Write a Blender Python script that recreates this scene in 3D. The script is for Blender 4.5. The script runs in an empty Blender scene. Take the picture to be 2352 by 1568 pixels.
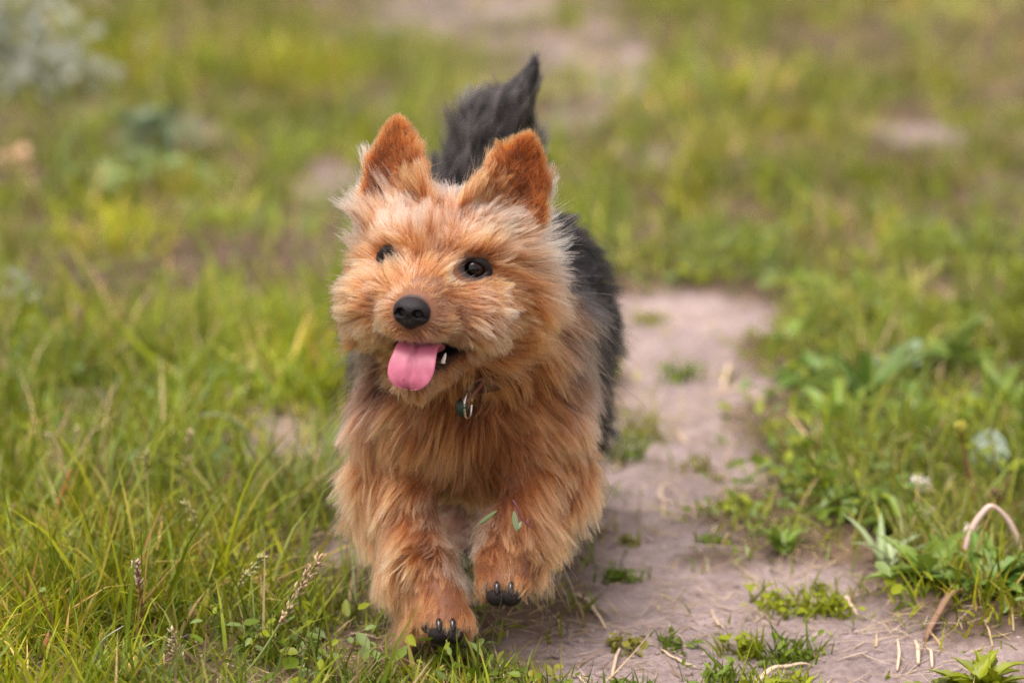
import bpy, bmesh, math, random
import numpy as np
from mathutils import Vector, Matrix, Euler, kdtree

random.seed(7)
rng = np.random.default_rng(7)
scene = bpy.context.scene
col = scene.collection
R = math.radians

# ------------------------------------------------------------------ camera
TH = R(13.0)
CAM = np.array([0.0, -2.70, 0.86])
FPX = 2352 * 135.0 / 36.0
cam_data = bpy.data.cameras.new('camera')
cam = bpy.data.objects.new('camera', cam_data)
col.objects.link(cam)
cam.location = CAM
cam.rotation_euler = (R(90) - TH, 0, 0)
cam_data.lens = 135
cam_data.sensor_width = 36
cam_data.clip_end = 2000
cam_data.dof.use_dof = True
cam_data.dof.focus_distance = 2.765
cam_data.dof.aperture_fstop = 4.0
scene.camera = cam

# ------------------------------------------------------------------ sky and sun
SUN_EL, SUN_AZ = R(68), R(-140)          # azimuth from +Y (behind the dog) towards +X
world = bpy.data.worlds.new('World')
scene.world = world
world.use_nodes = True
wn = world.node_tree
bg = wn.nodes['Background']
sky = wn.nodes.new('ShaderNodeTexSky')
sky.sky_type = 'NISHITA'
sky.sun_disc = False
sky.sun_elevation = SUN_EL
sky.sun_rotation = SUN_AZ
sky.dust_density = 4.0
sky.ozone_density = 1.0
hs = wn.nodes.new('ShaderNodeHueSaturation')
hs.inputs['Saturation'].default_value = 0.22
wm = wn.nodes.new('ShaderNodeMix'); wm.data_type = 'RGBA'; wm.blend_type = 'MULTIPLY'
wm.inputs[0].default_value = 1.0
wm.inputs[7].default_value = (1.0, 0.885, 0.85, 1)
wn.links.new(sky.outputs[0], hs.inputs['Color'])
wn.links.new(hs.outputs[0], wm.inputs[6])
wn.links.new(wm.outputs[2], bg.inputs['Color'])
bg.inputs['Strength'].default_value = 0.125
sd = bpy.data.lights.new('sun', 'SUN')
sd.energy = 1.4
sd.angle = R(40)
sd.color = (1.0, 0.93, 0.86)
sun = bpy.data.objects.new('sun', sd)
col.objects.link(sun)
sv = Vector((math.sin(SUN_AZ) * math.cos(SUN_EL), math.cos(SUN_AZ) * math.cos(SUN_EL), math.sin(SUN_EL)))
sun.rotation_euler = sv.to_track_quat('Z', 'Y').to_euler()
sun.location = sv * 10
vs = scene.view_settings
vs.view_transform = 'Standard'
vs.look = 'None'
vs.exposure = 1.2
vs.gamma = 1.0
scene.cycles.use_denoising = True
scene.cycles.denoising_prefilter = 'NONE'
scene.cycles.max_bounces = 8
scene.cycles.transparent_max_bounces = 8

# ------------------------------------------------------------------ helpers
CT, ST = math.cos(TH), math.sin(TH)


def ray(x, y):
    """direction through a point of the photograph, given on a 2352 x 1568 grid"""
    a, b = (x - 1176) / FPX, (784 - y) / FPX
    return np.array([a, CT + b * ST, -ST + b * CT])


def at(x, y, Y):
    d = ray(x, y)
    return CAM + d * (Y - CAM[1]) / d[1]


def gnd(x, y, z=0.0):
    d = ray(x, y)
    return CAM + d * (z - CAM[2]) / d[2]


def proj(p):
    q = np.asarray(p) - CAM
    c = q[1] * CT - q[2] * ST
    return 1176 + q[0] / c * FPX, 784 - (q[1] * ST + q[2] * CT) / c * FPX


def proj_all(P):
    q = P - CAM
    c = q[:, 1] * CT - q[:, 2] * ST
    return 1176 + q[:, 0] / c * FPX, 784 - (q[:, 1] * ST + q[:, 2] * CT) / c * FPX


def tag(o, label=None, cat=None, group=None, kind=None):
    if label: o['label'] = label
    if cat: o['category'] = cat
    if group: o['group'] = group
    if kind: o['kind'] = kind
    return o


def link(o, parent=None):
    col.objects.link(o)
    if parent is not None:
        o.parent = parent
        o.matrix_parent_inverse = parent_inv(parent)
    return o


def world_of(p):
    m = p.matrix_basis.copy()
    if p.parent is not None:
        m = world_of(p.parent) @ p.matrix_parent_inverse @ m
    return m


def parent_inv(p):
    return world_of(p).inverted()


def empty(name, loc):
    o = bpy.data.objects.new(name, None)
    o.location = Vector([float(v) for v in loc])
    o.empty_display_size = 0.05
    col.objects.link(o)
    return o


def mesh_np(name, V, F, mat, parent=None, smooth=True, colors=None, local=None):
    """one mesh object from arrays; F is a list of equal-sized polygons or a list of lists"""
    me = bpy.data.meshes.new(name)
    V = np.asarray(V, dtype=np.float32)
    if local is not None:
        V = V - np.asarray(local, dtype=np.float32)
    if isinstance(F, np.ndarray):
        n, k = F.shape
        me.vertices.add(len(V)); me.vertices.foreach_set('co', V.ravel())
        me.loops.add(n * k); me.loops.foreach_set('vertex_index', F.astype(np.int32).ravel())
        me.polygons.add(n)
        me.polygons.foreach_set('loop_start', np.arange(0, n * k, k, dtype=np.int32))
        me.update(calc_edges=True)
    else:
        me.from_pydata(V.tolist(), [], F)
    if smooth:
        me.polygons.foreach_set('use_smooth', np.ones(len(me.polygons), dtype=bool))
    if colors is not None:
        at_ = me.color_attributes.new('col', 'FLOAT_COLOR', 'POINT')
        c = np.ones((len(V), 4), dtype=np.float32); c[:, :3] = colors
        at_.data.foreach_set('color', c.ravel())
    me.validate()
    if mat is not None:
        me.materials.append(mat)
    o = bpy.data.objects.new(name, me)
    if local is not None and parent is None:
        o.location = Vector([float(v) for v in local])
    link(o, parent)
    return o


def nrm(v):
    v = np.asarray(v, dtype=float)
    return v / np.maximum(np.linalg.norm(v, axis=-1, keepdims=True), 1e-9)


def hash3(ix, iy, iz):
    h = (ix * 374761393 + iy * 668265263 + iz * 2147483647 + 1274126177) & 0xffffffff
    h = ((h ^ (h >> 13)) * 1274126177) & 0xffffffff
    return ((h ^ (h >> 16)) & 0xffff) / 65535.0


def vnoise(p, scale, seed=0):
    """smooth value noise 0..1 at points p (N,2 or N,3)"""
    p = np.asarray(p, dtype=float)
    if p.shape[1] == 2:
        p = np.c_[p, np.zeros(len(p))]
    q = p / scale + seed * 17.31 + 1000.0
    i = np.floor(q).astype(np.int64); f = q - i; f = f * f * (3 - 2 * f)
    r = 0
    for dx in (0, 1):
        for dy in (0, 1):
            for dz in (0, 1):
                w = (f[:, 0] if dx else 1 - f[:, 0]) * (f[:, 1] if dy else 1 - f[:, 1]) * (f[:, 2] if dz else 1 - f[:, 2])
                r = r + w * hash3(i[:, 0] + dx, i[:, 1] + dy, i[:, 2] + dz)
    return r


def smooth01(a, b, x):
    t = np.clip((x - a) / (b - a), 0, 1)
    return t * t * (3 - 2 * t)


# ------------------------------------------------------------------ materials
def new_mat(name):
    m = bpy.data.materials.new(name)
    m.use_nodes = True
    return m, m.node_tree, m.node_tree.nodes['Principled BSDF']


def plain(name, c, rough=0.6, metal=0.0, spec=0.5, sss=0.0, coat=0.0, noise=0.0, nscale=200, bump=0.0, bscale=400):
    m, nt, b = new_mat(name)
    b.inputs['Base Color'].default_value = (*c, 1)
    b.inputs['Roughness'].default_value = rough
    b.inputs['Metallic'].default_value = metal
    b.inputs['Specular IOR Level'].default_value = spec
    b.inputs['Coat Weight'].default_value = coat
    b.inputs['Coat Roughness'].default_value = 0.08
    if sss:
        b.inputs['Subsurface Weight'].default_value = sss
        b.inputs['Subsurface Radius'].default_value = (0.006, 0.002, 0.001)
        b.inputs['Subsurface Scale'].default_value = 0.5
    tc = nt.nodes.new('ShaderNodeTexCoord')
    if noise:
        n = nt.nodes.new('ShaderNodeTexNoise'); n.inputs['Scale'].default_value = nscale; n.inputs['Detail'].default_value = 5
        r = nt.nodes.new('ShaderNodeMapRange')
        r.inputs[3].default_value = 1 - noise; r.inputs[4].default_value = 1 + noise
        x = nt.nodes.new('ShaderNodeVectorMath'); x.operation = 'SCALE'
        x.inputs[0].default_value = c
        nt.links.new(tc.outputs['Object'], n.inputs['Vector'])
        nt.links.new(n.outputs['Fac'], r.inputs[0]); nt.links.new(r.outputs[0], x.inputs['Scale'])
        nt.links.new(x.outputs[0], b.inputs['Base Color'])
    if bump:
        n2 = nt.nodes.new('ShaderNodeTexNoise'); n2.inputs['Scale'].default_value = bscale; n2.inputs['Detail'].default_value = 4
        bp = nt.nodes.new('ShaderNodeBump'); bp.inputs['Strength'].default_value = bump; bp.inputs['Distance'].default_value = 0.001
        nt.links.new(tc.outputs['Object'], n2.inputs['Vector'])
        nt.links.new(n2.outputs['Fac'], bp.inputs['Height']); nt.links.new(bp.outputs[0], b.inputs['Normal'])
    return m


def leaf_mat(name, c=None, transl=0.35, rough=0.5, var=0.0, vscale=60):
    """thin green matter: vertex colour 'col' (or c), diffuse + translucent + weak gloss"""
    m, nt, b = new_mat(name)
    out = nt.nodes['Material Output']
    if c is None:
        a = nt.nodes.new('ShaderNodeAttribute'); a.attribute_name = 'col'
        src = a.outputs['Color']
    else:
        a = nt.nodes.new('ShaderNodeRGB'); a.outputs[0].default_value = (*c, 1)
        src = a.outputs[0]
    if var:
        tc = nt.nodes.new('ShaderNodeTexCoord')
        n = nt.nodes.new('ShaderNodeTexNoise'); n.inputs['Scale'].default_value = vscale; n.inputs['Detail'].default_value = 4
        r = nt.nodes.new('ShaderNodeMapRange'); r.inputs[3].default_value = 1 - var; r.inputs[4].default_value = 1 + var
        x = nt.nodes.new('ShaderNodeVectorMath'); x.operation = 'SCALE'
        nt.links.new(tc.outputs['Object'], n.inputs['Vector'])
        nt.links.new(n.outputs['Fac'], r.inputs[0]); nt.links.new(src, x.inputs[0]); nt.links.new(r.outputs[0], x.inputs['Scale'])
        src = x.outputs[0]
    nt.links.new(src, b.inputs['Base Color'])
    b.inputs['Roughness'].default_value = rough
    b.inputs['Specular IOR Level'].default_value = 0.35
    t = nt.nodes.new('ShaderNodeBsdfTranslucent')
    nt.links.new(src, t.inputs['Color'])
    mx = nt.nodes.new('ShaderNodeMixShader'); mx.inputs[0].default_value = transl
    nt.links.new(b.outputs[0], mx.inputs[1]); nt.links.new(t.outputs[0], mx.inputs[2])
    nt.links.new(mx.outputs[0], out.inputs['Surface'])
    return m


def fur_mat():
    m = bpy.data.materials.new('fur')
    m.use_nodes = True
    nt = m.node_tree
    nt.nodes.remove(nt.nodes['Principled BSDF'])
    out = nt.nodes['Material Output']
    h = nt.nodes.new('ShaderNodeBsdfHairPrincipled')
    h.parametrization = 'COLOR'
    h.inputs['Roughness'].default_value = 0.5
    h.inputs['Radial Roughness'].default_value = 0.6
    h.inputs['Coat'].default_value = 0.0
    h.inputs['IOR'].default_value = 1.36
    h.inputs['Random Roughness'].default_value = 0.3
    a0 = nt.nodes.new('ShaderNodeAttribute'); a0.attribute_name = 'col_root'
    a1 = nt.nodes.new('ShaderNodeAttribute'); a1.attribute_name = 'col_tip'
    hi = nt.nodes.new('ShaderNodeHairInfo')
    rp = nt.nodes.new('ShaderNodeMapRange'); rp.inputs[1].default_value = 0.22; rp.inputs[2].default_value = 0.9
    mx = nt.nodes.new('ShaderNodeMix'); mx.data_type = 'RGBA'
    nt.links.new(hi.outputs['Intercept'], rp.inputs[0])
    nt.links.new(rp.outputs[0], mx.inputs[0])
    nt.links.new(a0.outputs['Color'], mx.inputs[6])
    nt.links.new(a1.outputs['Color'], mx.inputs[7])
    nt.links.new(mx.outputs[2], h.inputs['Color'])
    nt.links.new(h.outputs[0], out.inputs['Surface'])
    return m


# ------------------------------------------------------------------ implicit surfaces
class Field:
    """smooth union of simple solids sampled on a grid, meshed by surface nets"""

    def __init__(self, lo, hi, h):
        self.lo = np.asarray(lo, float); self.h = h
        self.n = np.ceil((np.asarray(hi) - self.lo) / h).astype(int) + 1
        self.D = np.full(self.n, 0.08, dtype=np.float32)

    def block(self, blo, bhi):
        i0 = np.clip(np.floor((np.asarray(blo) - self.lo) / self.h).astype(int), 0, self.n - 1)
        i1 = np.clip(np.ceil((np.asarray(bhi) - self.lo) / self.h).astype(int) + 1, 1, self.n)
        sl = tuple(slice(a, b) for a, b in zip(i0, i1))
        ax = [self.lo[k] + self.h * np.arange(i0[k], i1[k]) for k in range(3)]
        G = np.stack(np.meshgrid(*ax, indexing='ij'), -1)
        return sl, G

    def add(self, prim, k):
        lo, hi, f = prim
        m = k + 0.012
        sl, G = self.block(np.asarray(lo) - m, np.asarray(hi) + m)
        d = f(G.reshape(-1, 3)).reshape(G.shape[:3]).astype(np.float32)
        a = self.D[sl]
        h = np.maximum(k - np.abs(a - d), 0) / k
        self.D[sl] = np.minimum(a, d) - h * h * k * 0.25

    def cut(self, prim, k):
        lo, hi, f = prim
        m = k + 0.012
        sl, G = self.block(np.asarray(lo) - m, np.asarray(hi) + m)
        d = -f(G.reshape(-1, 3)).reshape(G.shape[:3]).astype(np.float32)
        a = self.D[sl]
        h = np.maximum(k - np.abs(a - d), 0) / k
        self.D[sl] = np.maximum(a, d) + h * h * k * 0.25

    def mesh(self):
        D = self.D; n = self.n
        S = D < 0
        c = np.zeros(n - 1, dtype=np.int8)
        for dx in (0, 1):
            for dy in (0, 1):
                for dz in (0, 1):
                    c += S[dx:n[0] - 1 + dx, dy:n[1] - 1 + dy, dz:n[2] - 1 + dz]
        act = (c > 0) & (c < 8)
        idx = np.argwhere(act)
        vid = np.full(n - 1, -1, dtype=np.int64); vid[act] = np.arange(len(idx))
        acc = np.zeros((len(idx), 3)); cnt = np.zeros(len(idx))
        corners = [(a, b, d) for a in (0, 1) for b in (0, 1) for d in (0, 1)]
        for p in corners:
            for axis in range(3):
                if p[axis] == 0:
                    q = list(p); q[axis] = 1
                    a = D[idx[:, 0] + p[0], idx[:, 1] + p[1], idx[:, 2] + p[2]]
                    b = D[idx[:, 0] + q[0], idx[:, 1] + q[1], idx[:, 2] + q[2]]
                    s = (a < 0) != (b < 0)
                    t = np.where(s, a / np.where(a == b, 1, a - b), 0)
                    P = np.array(p, float)[None].repeat(len(idx), 0); P[:, axis] += t
                    acc[s] += P[s]; cnt[s] += 1
        V = self.lo + self.h * (idx + acc / cnt[:, None])
        quads = []
        for axis in range(3):
            u, v = (axis + 1) % 3, (axis + 2) % 3
            lo = [slice(1, -1)] * 3; lo[axis] = slice(0, -1)
            hi = list(lo); hi[axis] = slice(1, None)
            A, B = S[tuple(lo)], S[tuple(hi)]
            for flip, M in ((False, A & ~B), (True, ~A & B)):
                e = np.argwhere(M) + 1; e[:, axis] -= 1
                def g(du, dv):
                    i = e.copy(); i[:, u] -= du; i[:, v] -= dv
                    return vid[i[:, 0], i[:, 1], i[:, 2]]
                q = np.stack([g(1, 1), g(0, 1), g(0, 0), g(1, 0)], -1)
                quads.append(q[:, ::-1] if flip else q)
        F = np.concatenate(quads)
        return V, F[(F >= 0).all(1)]


def capsule(a, b, ra, rb):
    a, b = np.asarray(a, float), np.asarray(b, float)
    r = max(ra, rb)
    ab = b - a; L = ab @ ab

    def f(p):
        t = np.clip((p - a) @ ab / L, 0, 1)
        return np.linalg.norm(p - a - t[:, None] * ab, axis=1) - (ra + (rb - ra) * t)
    return np.minimum(a, b) - r, np.maximum(a, b) + r, f


def ellipsoid(c, r, M=None):
    c, r = np.asarray(c, float), np.asarray(r, float)
    M = np.eye(3) if M is None else np.asarray(M)      # columns: local axes
    e = np.sqrt(((M * r) ** 2).sum(1))

    def f(p):
        q = (p - c) @ M
        k0 = np.linalg.norm(q / r, axis=1); k1 = np.linalg.norm(q / r ** 2, axis=1)
        return k0 * (k0 - 1) / np.maximum(k1, 1e-6)
    return c - e, c + e, f


def poly_sd(p, poly):
    """signed distance to a 2-D polygon"""
    d = np.full(len(p), 1e9); s = np.ones(len(p))
    n = len(poly)
    for i in range(n):
        a, b = poly[i], poly[i - 1]
        e = b - a; w = p - a
        t = np.clip(w @ e / (e @ e), 0, 1)
        d = np.minimum(d, ((w - t[:, None] * e) ** 2).sum(1))
        c1 = p[:, 1] >= a[1]; c2 = p[:, 1] < b[1]; c3 = e[0] * w[:, 1] > e[1] * w[:, 0]
        s = np.where((c1 & c2 & c3) | (~c1 & ~c2 & ~c3), -s, s)
    return s * np.sqrt(d)

# ================================================================== THE DOG
# head frame: x = the dog's left (right in the picture), y = forward, z = up
PITCH, YAW, ROLL = R(8), R(11.5), R(7.5)


def head_axes():
    def rot(x, y, z):
        b, c = -y * math.sin(PITCH) + z * math.cos(PITCH), y * math.cos(PITCH) + z * math.sin(PITCH)
        a, c = x * math.cos(YAW) - c * math.sin(YAW), x * math.sin(YAW) + c * math.cos(YAW)
        a, b = a * math.cos(ROLL) + b * math.sin(ROLL), -a * math.sin(ROLL) + b * math.cos(ROLL)
        return a * np.array([1, 0, 0]) + b * np.array([0, ST, CT]) + c * np.array([0, -CT, ST])
    return np.stack([rot(1, 0, 0), rot(0, 1, 0), rot(0, 0, 1)], 1)


RH = head_axes()
NOSE = np.array([0, .0985, -.0165])
EYE = np.array([0.0285, 0.037, 0.012])
HC = at(1001, 604, 0.0) - RH @ np.array([0, EYE[1], EYE[2]])


def hw(*p):
    return HC + RH @ np.array(p, float)


def hl(P):
    return (P - HC) @ RH


def h_ell(c, r):
    return ellipsoid(hw(*c), r, RH)


def h_cap(a, b, ra, rb):
    return capsule(hw(*a), hw(*b), ra, rb)


EAR_POLY = np.array([(.005, .036), (.015, .060), (.030, .086), (.0425, .101), (.0495, .1045), (.0555, .099), (.065, .074), (.0675, .045), (.050, .026)])


def ear(side):
    def f(p):
        q = hl(p); x = q[:, 0] * side
        d2 = poly_sd(np.c_[x, q[:, 2]], EAR_POLY)
        cx = .046
        mid = -.004 - 0.10 * (q[:, 2] - .045) + 0.20 * (x - cx) - 9.0 * (x - cx) ** 2 * 1.0
        mid = -.004 - 0.02 * (q[:, 2] - .045) - 0.30 * (x - cx) + 14.0 * (x - cx) ** 2
        w = np.abs(q[:, 1] - mid) - .0022
        return np.where((d2 > 0) | (w > 0), np.sqrt(np.maximum(d2, 0) ** 2 + np.maximum(w, 0) ** 2), np.maximum(d2, w)) - .0012
    c = hw(side * .042, -.004, .07)
    return c - .06, c + .06, f


def quad(o, pts):
    return pts


# ---- skeleton in the world
CHEST = np.array([-.031, .115, .168])
MID = np.array([-.013, .235, .178])
RUMP = np.array([-.003, .335, .190])
NECK = np.array([-.030, .095, .215])
TAIL0 = np.array([-.050, .385, .232])
TAIL1 = at(1140, 310, .40)
TAIL2 = at(1226, 160, .39)
# forelegs: FR = the dog's right (left in the picture), FL = the dog's left
FR = [at(950, 975, .088), at(912, 1110, .088), at(962, 1285, .035), at(1008, 1375, .012), at(1022, 1412, -.006)]
FL = [at(1218, 975, .088), at(1250, 1085, .085), at(1183, 1215, .035), at(1160, 1290, .012), at(1158, 1325, .000)]
HR = [np.array([-.070, .335, .150]), np.array([-.072, .285, .098]), np.array([-.060, .335, .062]), np.array([-.046, .270, .022]), np.array([-.043, .238, .014])]
HL = [np.array([.026, .345, .150]), np.array([.028, .330, .095]), np.array([.016, .415, .070]), np.array([.012, .425, .024]), np.array([.010, .400, .014])]
LEG_R = [.034, .0245, .0155, .0140, .0130]
HIND_R = [.050, .034, .015, .015, .016]


def limb(J, radii):
    return [capsule(J[i], J[i + 1], radii[i], radii[i + 1]) for i in range(len(J) - 1)]


def toes(J, yaw=0.0):
    """four rounded toes at the front of a paw; returns capsules, toe tips and the paw axes"""
    f = nrm(J[-1] - J[-2])
    f = nrm(f * .25 + np.array([0, -1.0, .12]))
    s = nrm(np.cross(f, [0, 0, 1])) * -1.0
    u = nrm(np.cross(s, f)) * 1.0
    if u[2] < 0: u = -u
    if s[0] < 0: s = -s
    caps, tips = [], []
    for k, (o, l, r) in enumerate(((-.0128, .0045, .0058), (-.0050, .0115, .0070), (.0050, .0115, .0070), (.0128, .0045, .0058))):
        a = J[-1] + s * o * .6 - f * .004
        b = J[-1] + s * o + f * l - u * .003
        caps.append(capsule(a, b, r, r * .95)); tips.append((b, r))
    return caps, tips, (s, f, u)


GROUPS = {
    'head': [h_ell((0, -.004, .008), (.054, .058, .048)),
             h_ell((.030, .030, -.020), (.032, .036, .031)), h_ell((-.030, .030, -.020), (.032, .036, .031)),
             h_cap((0, .030, -.006), (0, .080, -.018), .031, .0195),
             h_ell((0, .076, -.025), (.0235, .020, .013)),
             h_ell((.022, .036, .026), (.017, .014, .010)), h_ell((-.022, .036, .026), (.017, .014, .010)),
             h_cap((0, .005, -.046), (0, .062, -.068), .026, .0125)],
    'ear_left': [ear(1)],
    'ear_right': [ear(-1)],
    'neck': [capsule(hw(0, -.02, -.015), NECK, .056, .066)],
    'body': [ellipsoid(CHEST, (.066, .062, .074)), ellipsoid(MID, (.073, .115, .073)), ellipsoid(RUMP, (.076, .078, .078)),
             capsule(NECK + [0, .03, -.01], MID + [0, 0, .012], .058, .060)],
    'foreleg_right': limb(FR, LEG_R), 'foreleg_left': limb(FL, LEG_R),
    'hind_leg_right': limb(HR, HIND_R), 'hind_leg_left': limb(HL, HIND_R),
    'tail': [capsule(TAIL0, TAIL1, .030, .025), capsule(TAIL1, TAIL2, .025, .005)],
}
TOES = {}
for g, J in (('foreleg_right', FR), ('foreleg_left', FL), ('hind_leg_right', HR), ('hind_leg_left', HL)):
    caps, tips, ax = toes(J)
    GROUPS[g] = GROUPS[g] + caps
    TOES[g] = (tips, ax)
BLEND = {'head': .014, 'ear_left': .008, 'ear_right': .008, 'neck': .03, 'body': .035, 'foreleg_right': .020, 'foreleg_left': .020,
         'hind_leg_right': .014, 'hind_leg_left': .014, 'tail': .02}
MOUTH = [h_ell((.004, .068, -.048), (.029, .046, .0085)), h_ell((.019, .060, -.0515), (.012, .025, .0110)), h_cap((0, .05, -.047), (0, .10, -.056), .008, .012), h_cap((.020, .066, -.050), (.037, .044, -.037), .0055, .0030)]
fld = Field((-.16, -.14, -.01), (.14, .52, .43), .0022)
for g, prims in GROUPS.items():
    for ip, p in enumerate(prims):
        fld.add(p, .008 if 'leg' in g and ip > 3 else BLEND[g])
for m in MOUTH:
    fld.cut(m, .006)
for s in (-1, 1):
    fld.cut(h_ell((s * EYE[0], EYE[1] + .003, EYE[2]), (.0105, .0105, .0085)), .004)
BV, BF = fld.mesh()


def group_d(P):
    """distance of points to each group of solids"""
    return {g: np.min([p[2](P) for p in prims], axis=0) for g, prims in GROUPS.items()}


# ---- vertex normals of the body
def vertex_normals(V, F):
    n = np.cross(V[F[:, 2]] - V[F[:, 0]], V[F[:, 3]] - V[F[:, 1]])
    N = np.zeros_like(V)
    for k in range(4):
        np.add.at(N, F[:, k], n)
    return nrm(N)


BN = vertex_normals(BV, BF)
for _ in range(3):        # smooth the normals a little: fur should not follow the voxel steps
    acc = np.zeros_like(BN); cnt = np.zeros(len(BN))
    for k in range(4):
        np.add.at(acc, BF[:, k], BN[BF[:, (k + 1) % 4]] + BN[BF[:, k - 1]])
    BN = nrm(acc)

# ---- coat description
TAN = np.array([.57, .160, .040]); ORANGE = np.array([.40, .108, .024]); RUST = np.array([.31, .066, .013])
CREAM = np.array([.86, .62, .50]); BLACK = np.array([.0075, .0065, .0075]); GREY = np.array([.42, .37, .345]); BROWN = np.array([.16, .062, .026])
SAND = np.array([.71, .285, .115])


def mixc(a, b, t):
    t = np.asarray(t)[:, None]
    return a * (1 - t) + b * t


def gauss(Q, c, r):
    return np.exp(-(((Q - np.asarray(c)) / np.asarray(r)) ** 2).sum(1))


def coat(P, N):
    """flow direction, length, lift, droop, root and tip colour at points of the skin"""
    n = len(P)
    d = group_d(P)
    names = list(d)
    W = np.stack([np.exp(-np.maximum(d[g], 0) / .009 - .0) for g in names], 1)
    for i, g in enumerate(names):
        if g.startswith('ear'):
            W[:, i] = np.where(d[g] < .0022, 6.0, 0) + W[:, i] * .05
    W /= W.sum(1, keepdims=True)
    flow = np.zeros((n, 3)); L = np.zeros(n); lift = np.zeros(n); droop = np.zeros(n)
    c0 = np.zeros((n, 3)); c1 = np.zeros((n, 3))
    n1 = vnoise(P, .016, 1); n2 = vnoise(P, .007, 2); n3 = vnoise(P, .03, 3)
    q = hl(P); ql = hl(P)
    back = np.array([.04, 1.0, -.1])
    for i, g in enumerate(names):
        w = W[:, i]
        ones = np.ones(n)
        if g == 'head':
            src = np.array([0, .088, -.020])
            v = q - src
            v[:, 0] *= 1.25
            up = smooth01(.0, .05, q[:, 2])
            v = nrm(v)
            v[:, 2] += .35 * up                                    # forehead brushed up
            low = smooth01(-.005, -.05, q[:, 2])
            v[:, 2] -= .55 * low * smooth01(.09, .02, q[:, 1])     # cheeks and beard fall
            v[:, 0] += np.sign(q[:, 0]) * .35 * smooth01(.06, .0, q[:, 1])
            f = v @ RH.T
            cheek = smooth01(.022, .05, np.abs(q[:, 0])) * smooth01(.05, .015, q[:, 1])
            muzz = smooth01(.045, .085, q[:, 1])
            l = .022 + .028 * cheek - .012 * muzz * smooth01(.040, .012, np.linalg.norm(q - NOSE, axis=1)) + .004 * muzz
            l = np.where(q[:, 2] < -.05, np.maximum(l * .8, .012), l)
            l = l * (1 - .55 * gauss(q * [0, 1, 1] + [0, 0, 0], (0, EYE[1], EYE[2]), (1, .02, .012)) * smooth01(.012, .02, np.abs(q[:, 0])) * smooth01(.05, .04, np.abs(q[:, 0])))
            li = .36 + .18 * cheek - .14 * muzz
            tuftz = smooth01(.035, .055, np.abs(q[:, 0])) * smooth01(-.01, .02, q[:, 2]) * smooth01(.035, .005, q[:, 1])
            l = l + .005 * tuftz; li = li + .08 * tuftz
            l = l + .012 * cheek * low; v[:, 0] += np.sign(q[:, 0]) * .45 * cheek * low; f = v @ RH.T
            dr = .1 + .25 * low
            pale = smooth01(.018, .050, q[:, 2] + .3 * (n1 - .5) * .05)
            a = mixc(TAN, ORANGE, np.clip(cheek * .8 + .6 * (n1 - .5), 0, 1))
            a = mixc(a, SAND, np.clip(muzz * .15 + .25 * n2, 0, 1))
            b = mixc(SAND * ones[:, None], CREAM, np.clip(.16 + .9 * pale + .7 * (n2 - .5), 0, 1))
            b = mixc(b, TAN, np.clip(cheek * .9 - .7 * smooth01(.0, .06, q[:, 2]), 0, 1))
            b = mixc(b, CREAM, np.clip(tuftz * 1.0, 0, 1)); a = mixc(a, TAN, np.clip(tuftz * .8, 0, 1))
            stop = gauss(q, (0, .035, .042), (.016, .03, .012))
            a = mixc(a, BROWN, np.clip(stop * .9, 0, 1)); b = mixc(b, RUST, np.clip(stop * .8, 0, 1))
            eye = gauss(np.abs(q) * [1, 1, 1] * [1, 1, 1] - 0, (EYE[0], EYE[1], EYE[2]), (.011, .02, .009)) * (q[:, 2] > -.03)
            a = mixc(a, BROWN * .6, np.clip(eye * 1.1, 0, 1)); b = mixc(b, BROWN, np.clip(eye * .9, 0, 1))
            streak = smooth01(.52, .72, n1) * cheek * smooth01(.02, -.01, q[:, 2])
            a = mixc(a, BLACK, streak * .7); b = mixc(b, BROWN, streak * .5)
            lip = gauss(q, (0, .08, -.040), (.03, .03, .006))
            a = mixc(a, BROWN * .7, lip * .5)
            beard = smooth01(-.055, -.075, q[:, 2])
            a = mixc(a, BROWN, beard * .7); b = mixc(b, TAN * .8, beard * .6)
        elif g.startswith('ear'):
            s = 1 if g.endswith('left') else -1
            v = np.zeros((n, 3)); v[:, 2] = 1; v[:, 0] = s * .15
            front = smooth01(-.2, .4, (N @ RH)[:, 1])
            tuft = front * smooth01(.085, .045, q[:, 2])
            v[:, 0] += -s * .25 * front * smooth01(.05, .03, np.abs(q[:, 0])) + s * .5 * tuft * smooth01(.03, .05, np.abs(q[:, 0])) * .3
            f = v @ RH.T
            inner = (.35 + .65 * front) * smooth01(.050, .026, np.abs(q[:, 0])) * smooth01(.098, .06, q[:, 2])
            l = .0125 + .010 * inner + .008 * (1 - front) * smooth01(.10, .06, q[:, 2])
            li = .42 + .15 * inner
            dr = .02 * ones
            a = mixc(RUST * ones[:, None], ORANGE, n1); b = mixc(ORANGE * ones[:, None], TAN, np.clip(.2 + .8 * n2, 0, 1))
            b = mixc(b, SAND, inner * .9); a = mixc(a, ORANGE, inner * .6)
            outer = smooth01(.045, .062, np.abs(q[:, 0])) * smooth01(.085, .055, q[:, 2]) * (1 - front)
            b = mixc(b, CREAM, outer); a = mixc(a, SAND, outer * .7)
            cup = front * gauss(np.c_[np.abs(q[:, 0]), q[:, 2]], (.050, .058), (.011, .026))
            a = mixc(a, np.array([.14, .035, .02]), cup * .8); b = mixc(b, RUST * .6, cup * .8)  # shade of the ear hollow painted into the fur colour
            l = l * (1 - .55 * cup)
        elif g == 'neck' or g == 'body':
            frontness = smooth01(.17, .06, P[:, 1]) * smooth01(.25, -.45, N[:, 1])
            side = np.clip((P[:, 0] - CHEST[0]) / .07, -1, 1)
            down = np.stack([side * 1.7, -.05 * ones, -1.0 * ones], 1)
            bk = np.stack([side * .25, .8 * ones, -.55 * ones], 1)
            f = mixc(bk, down, frontness)
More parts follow.
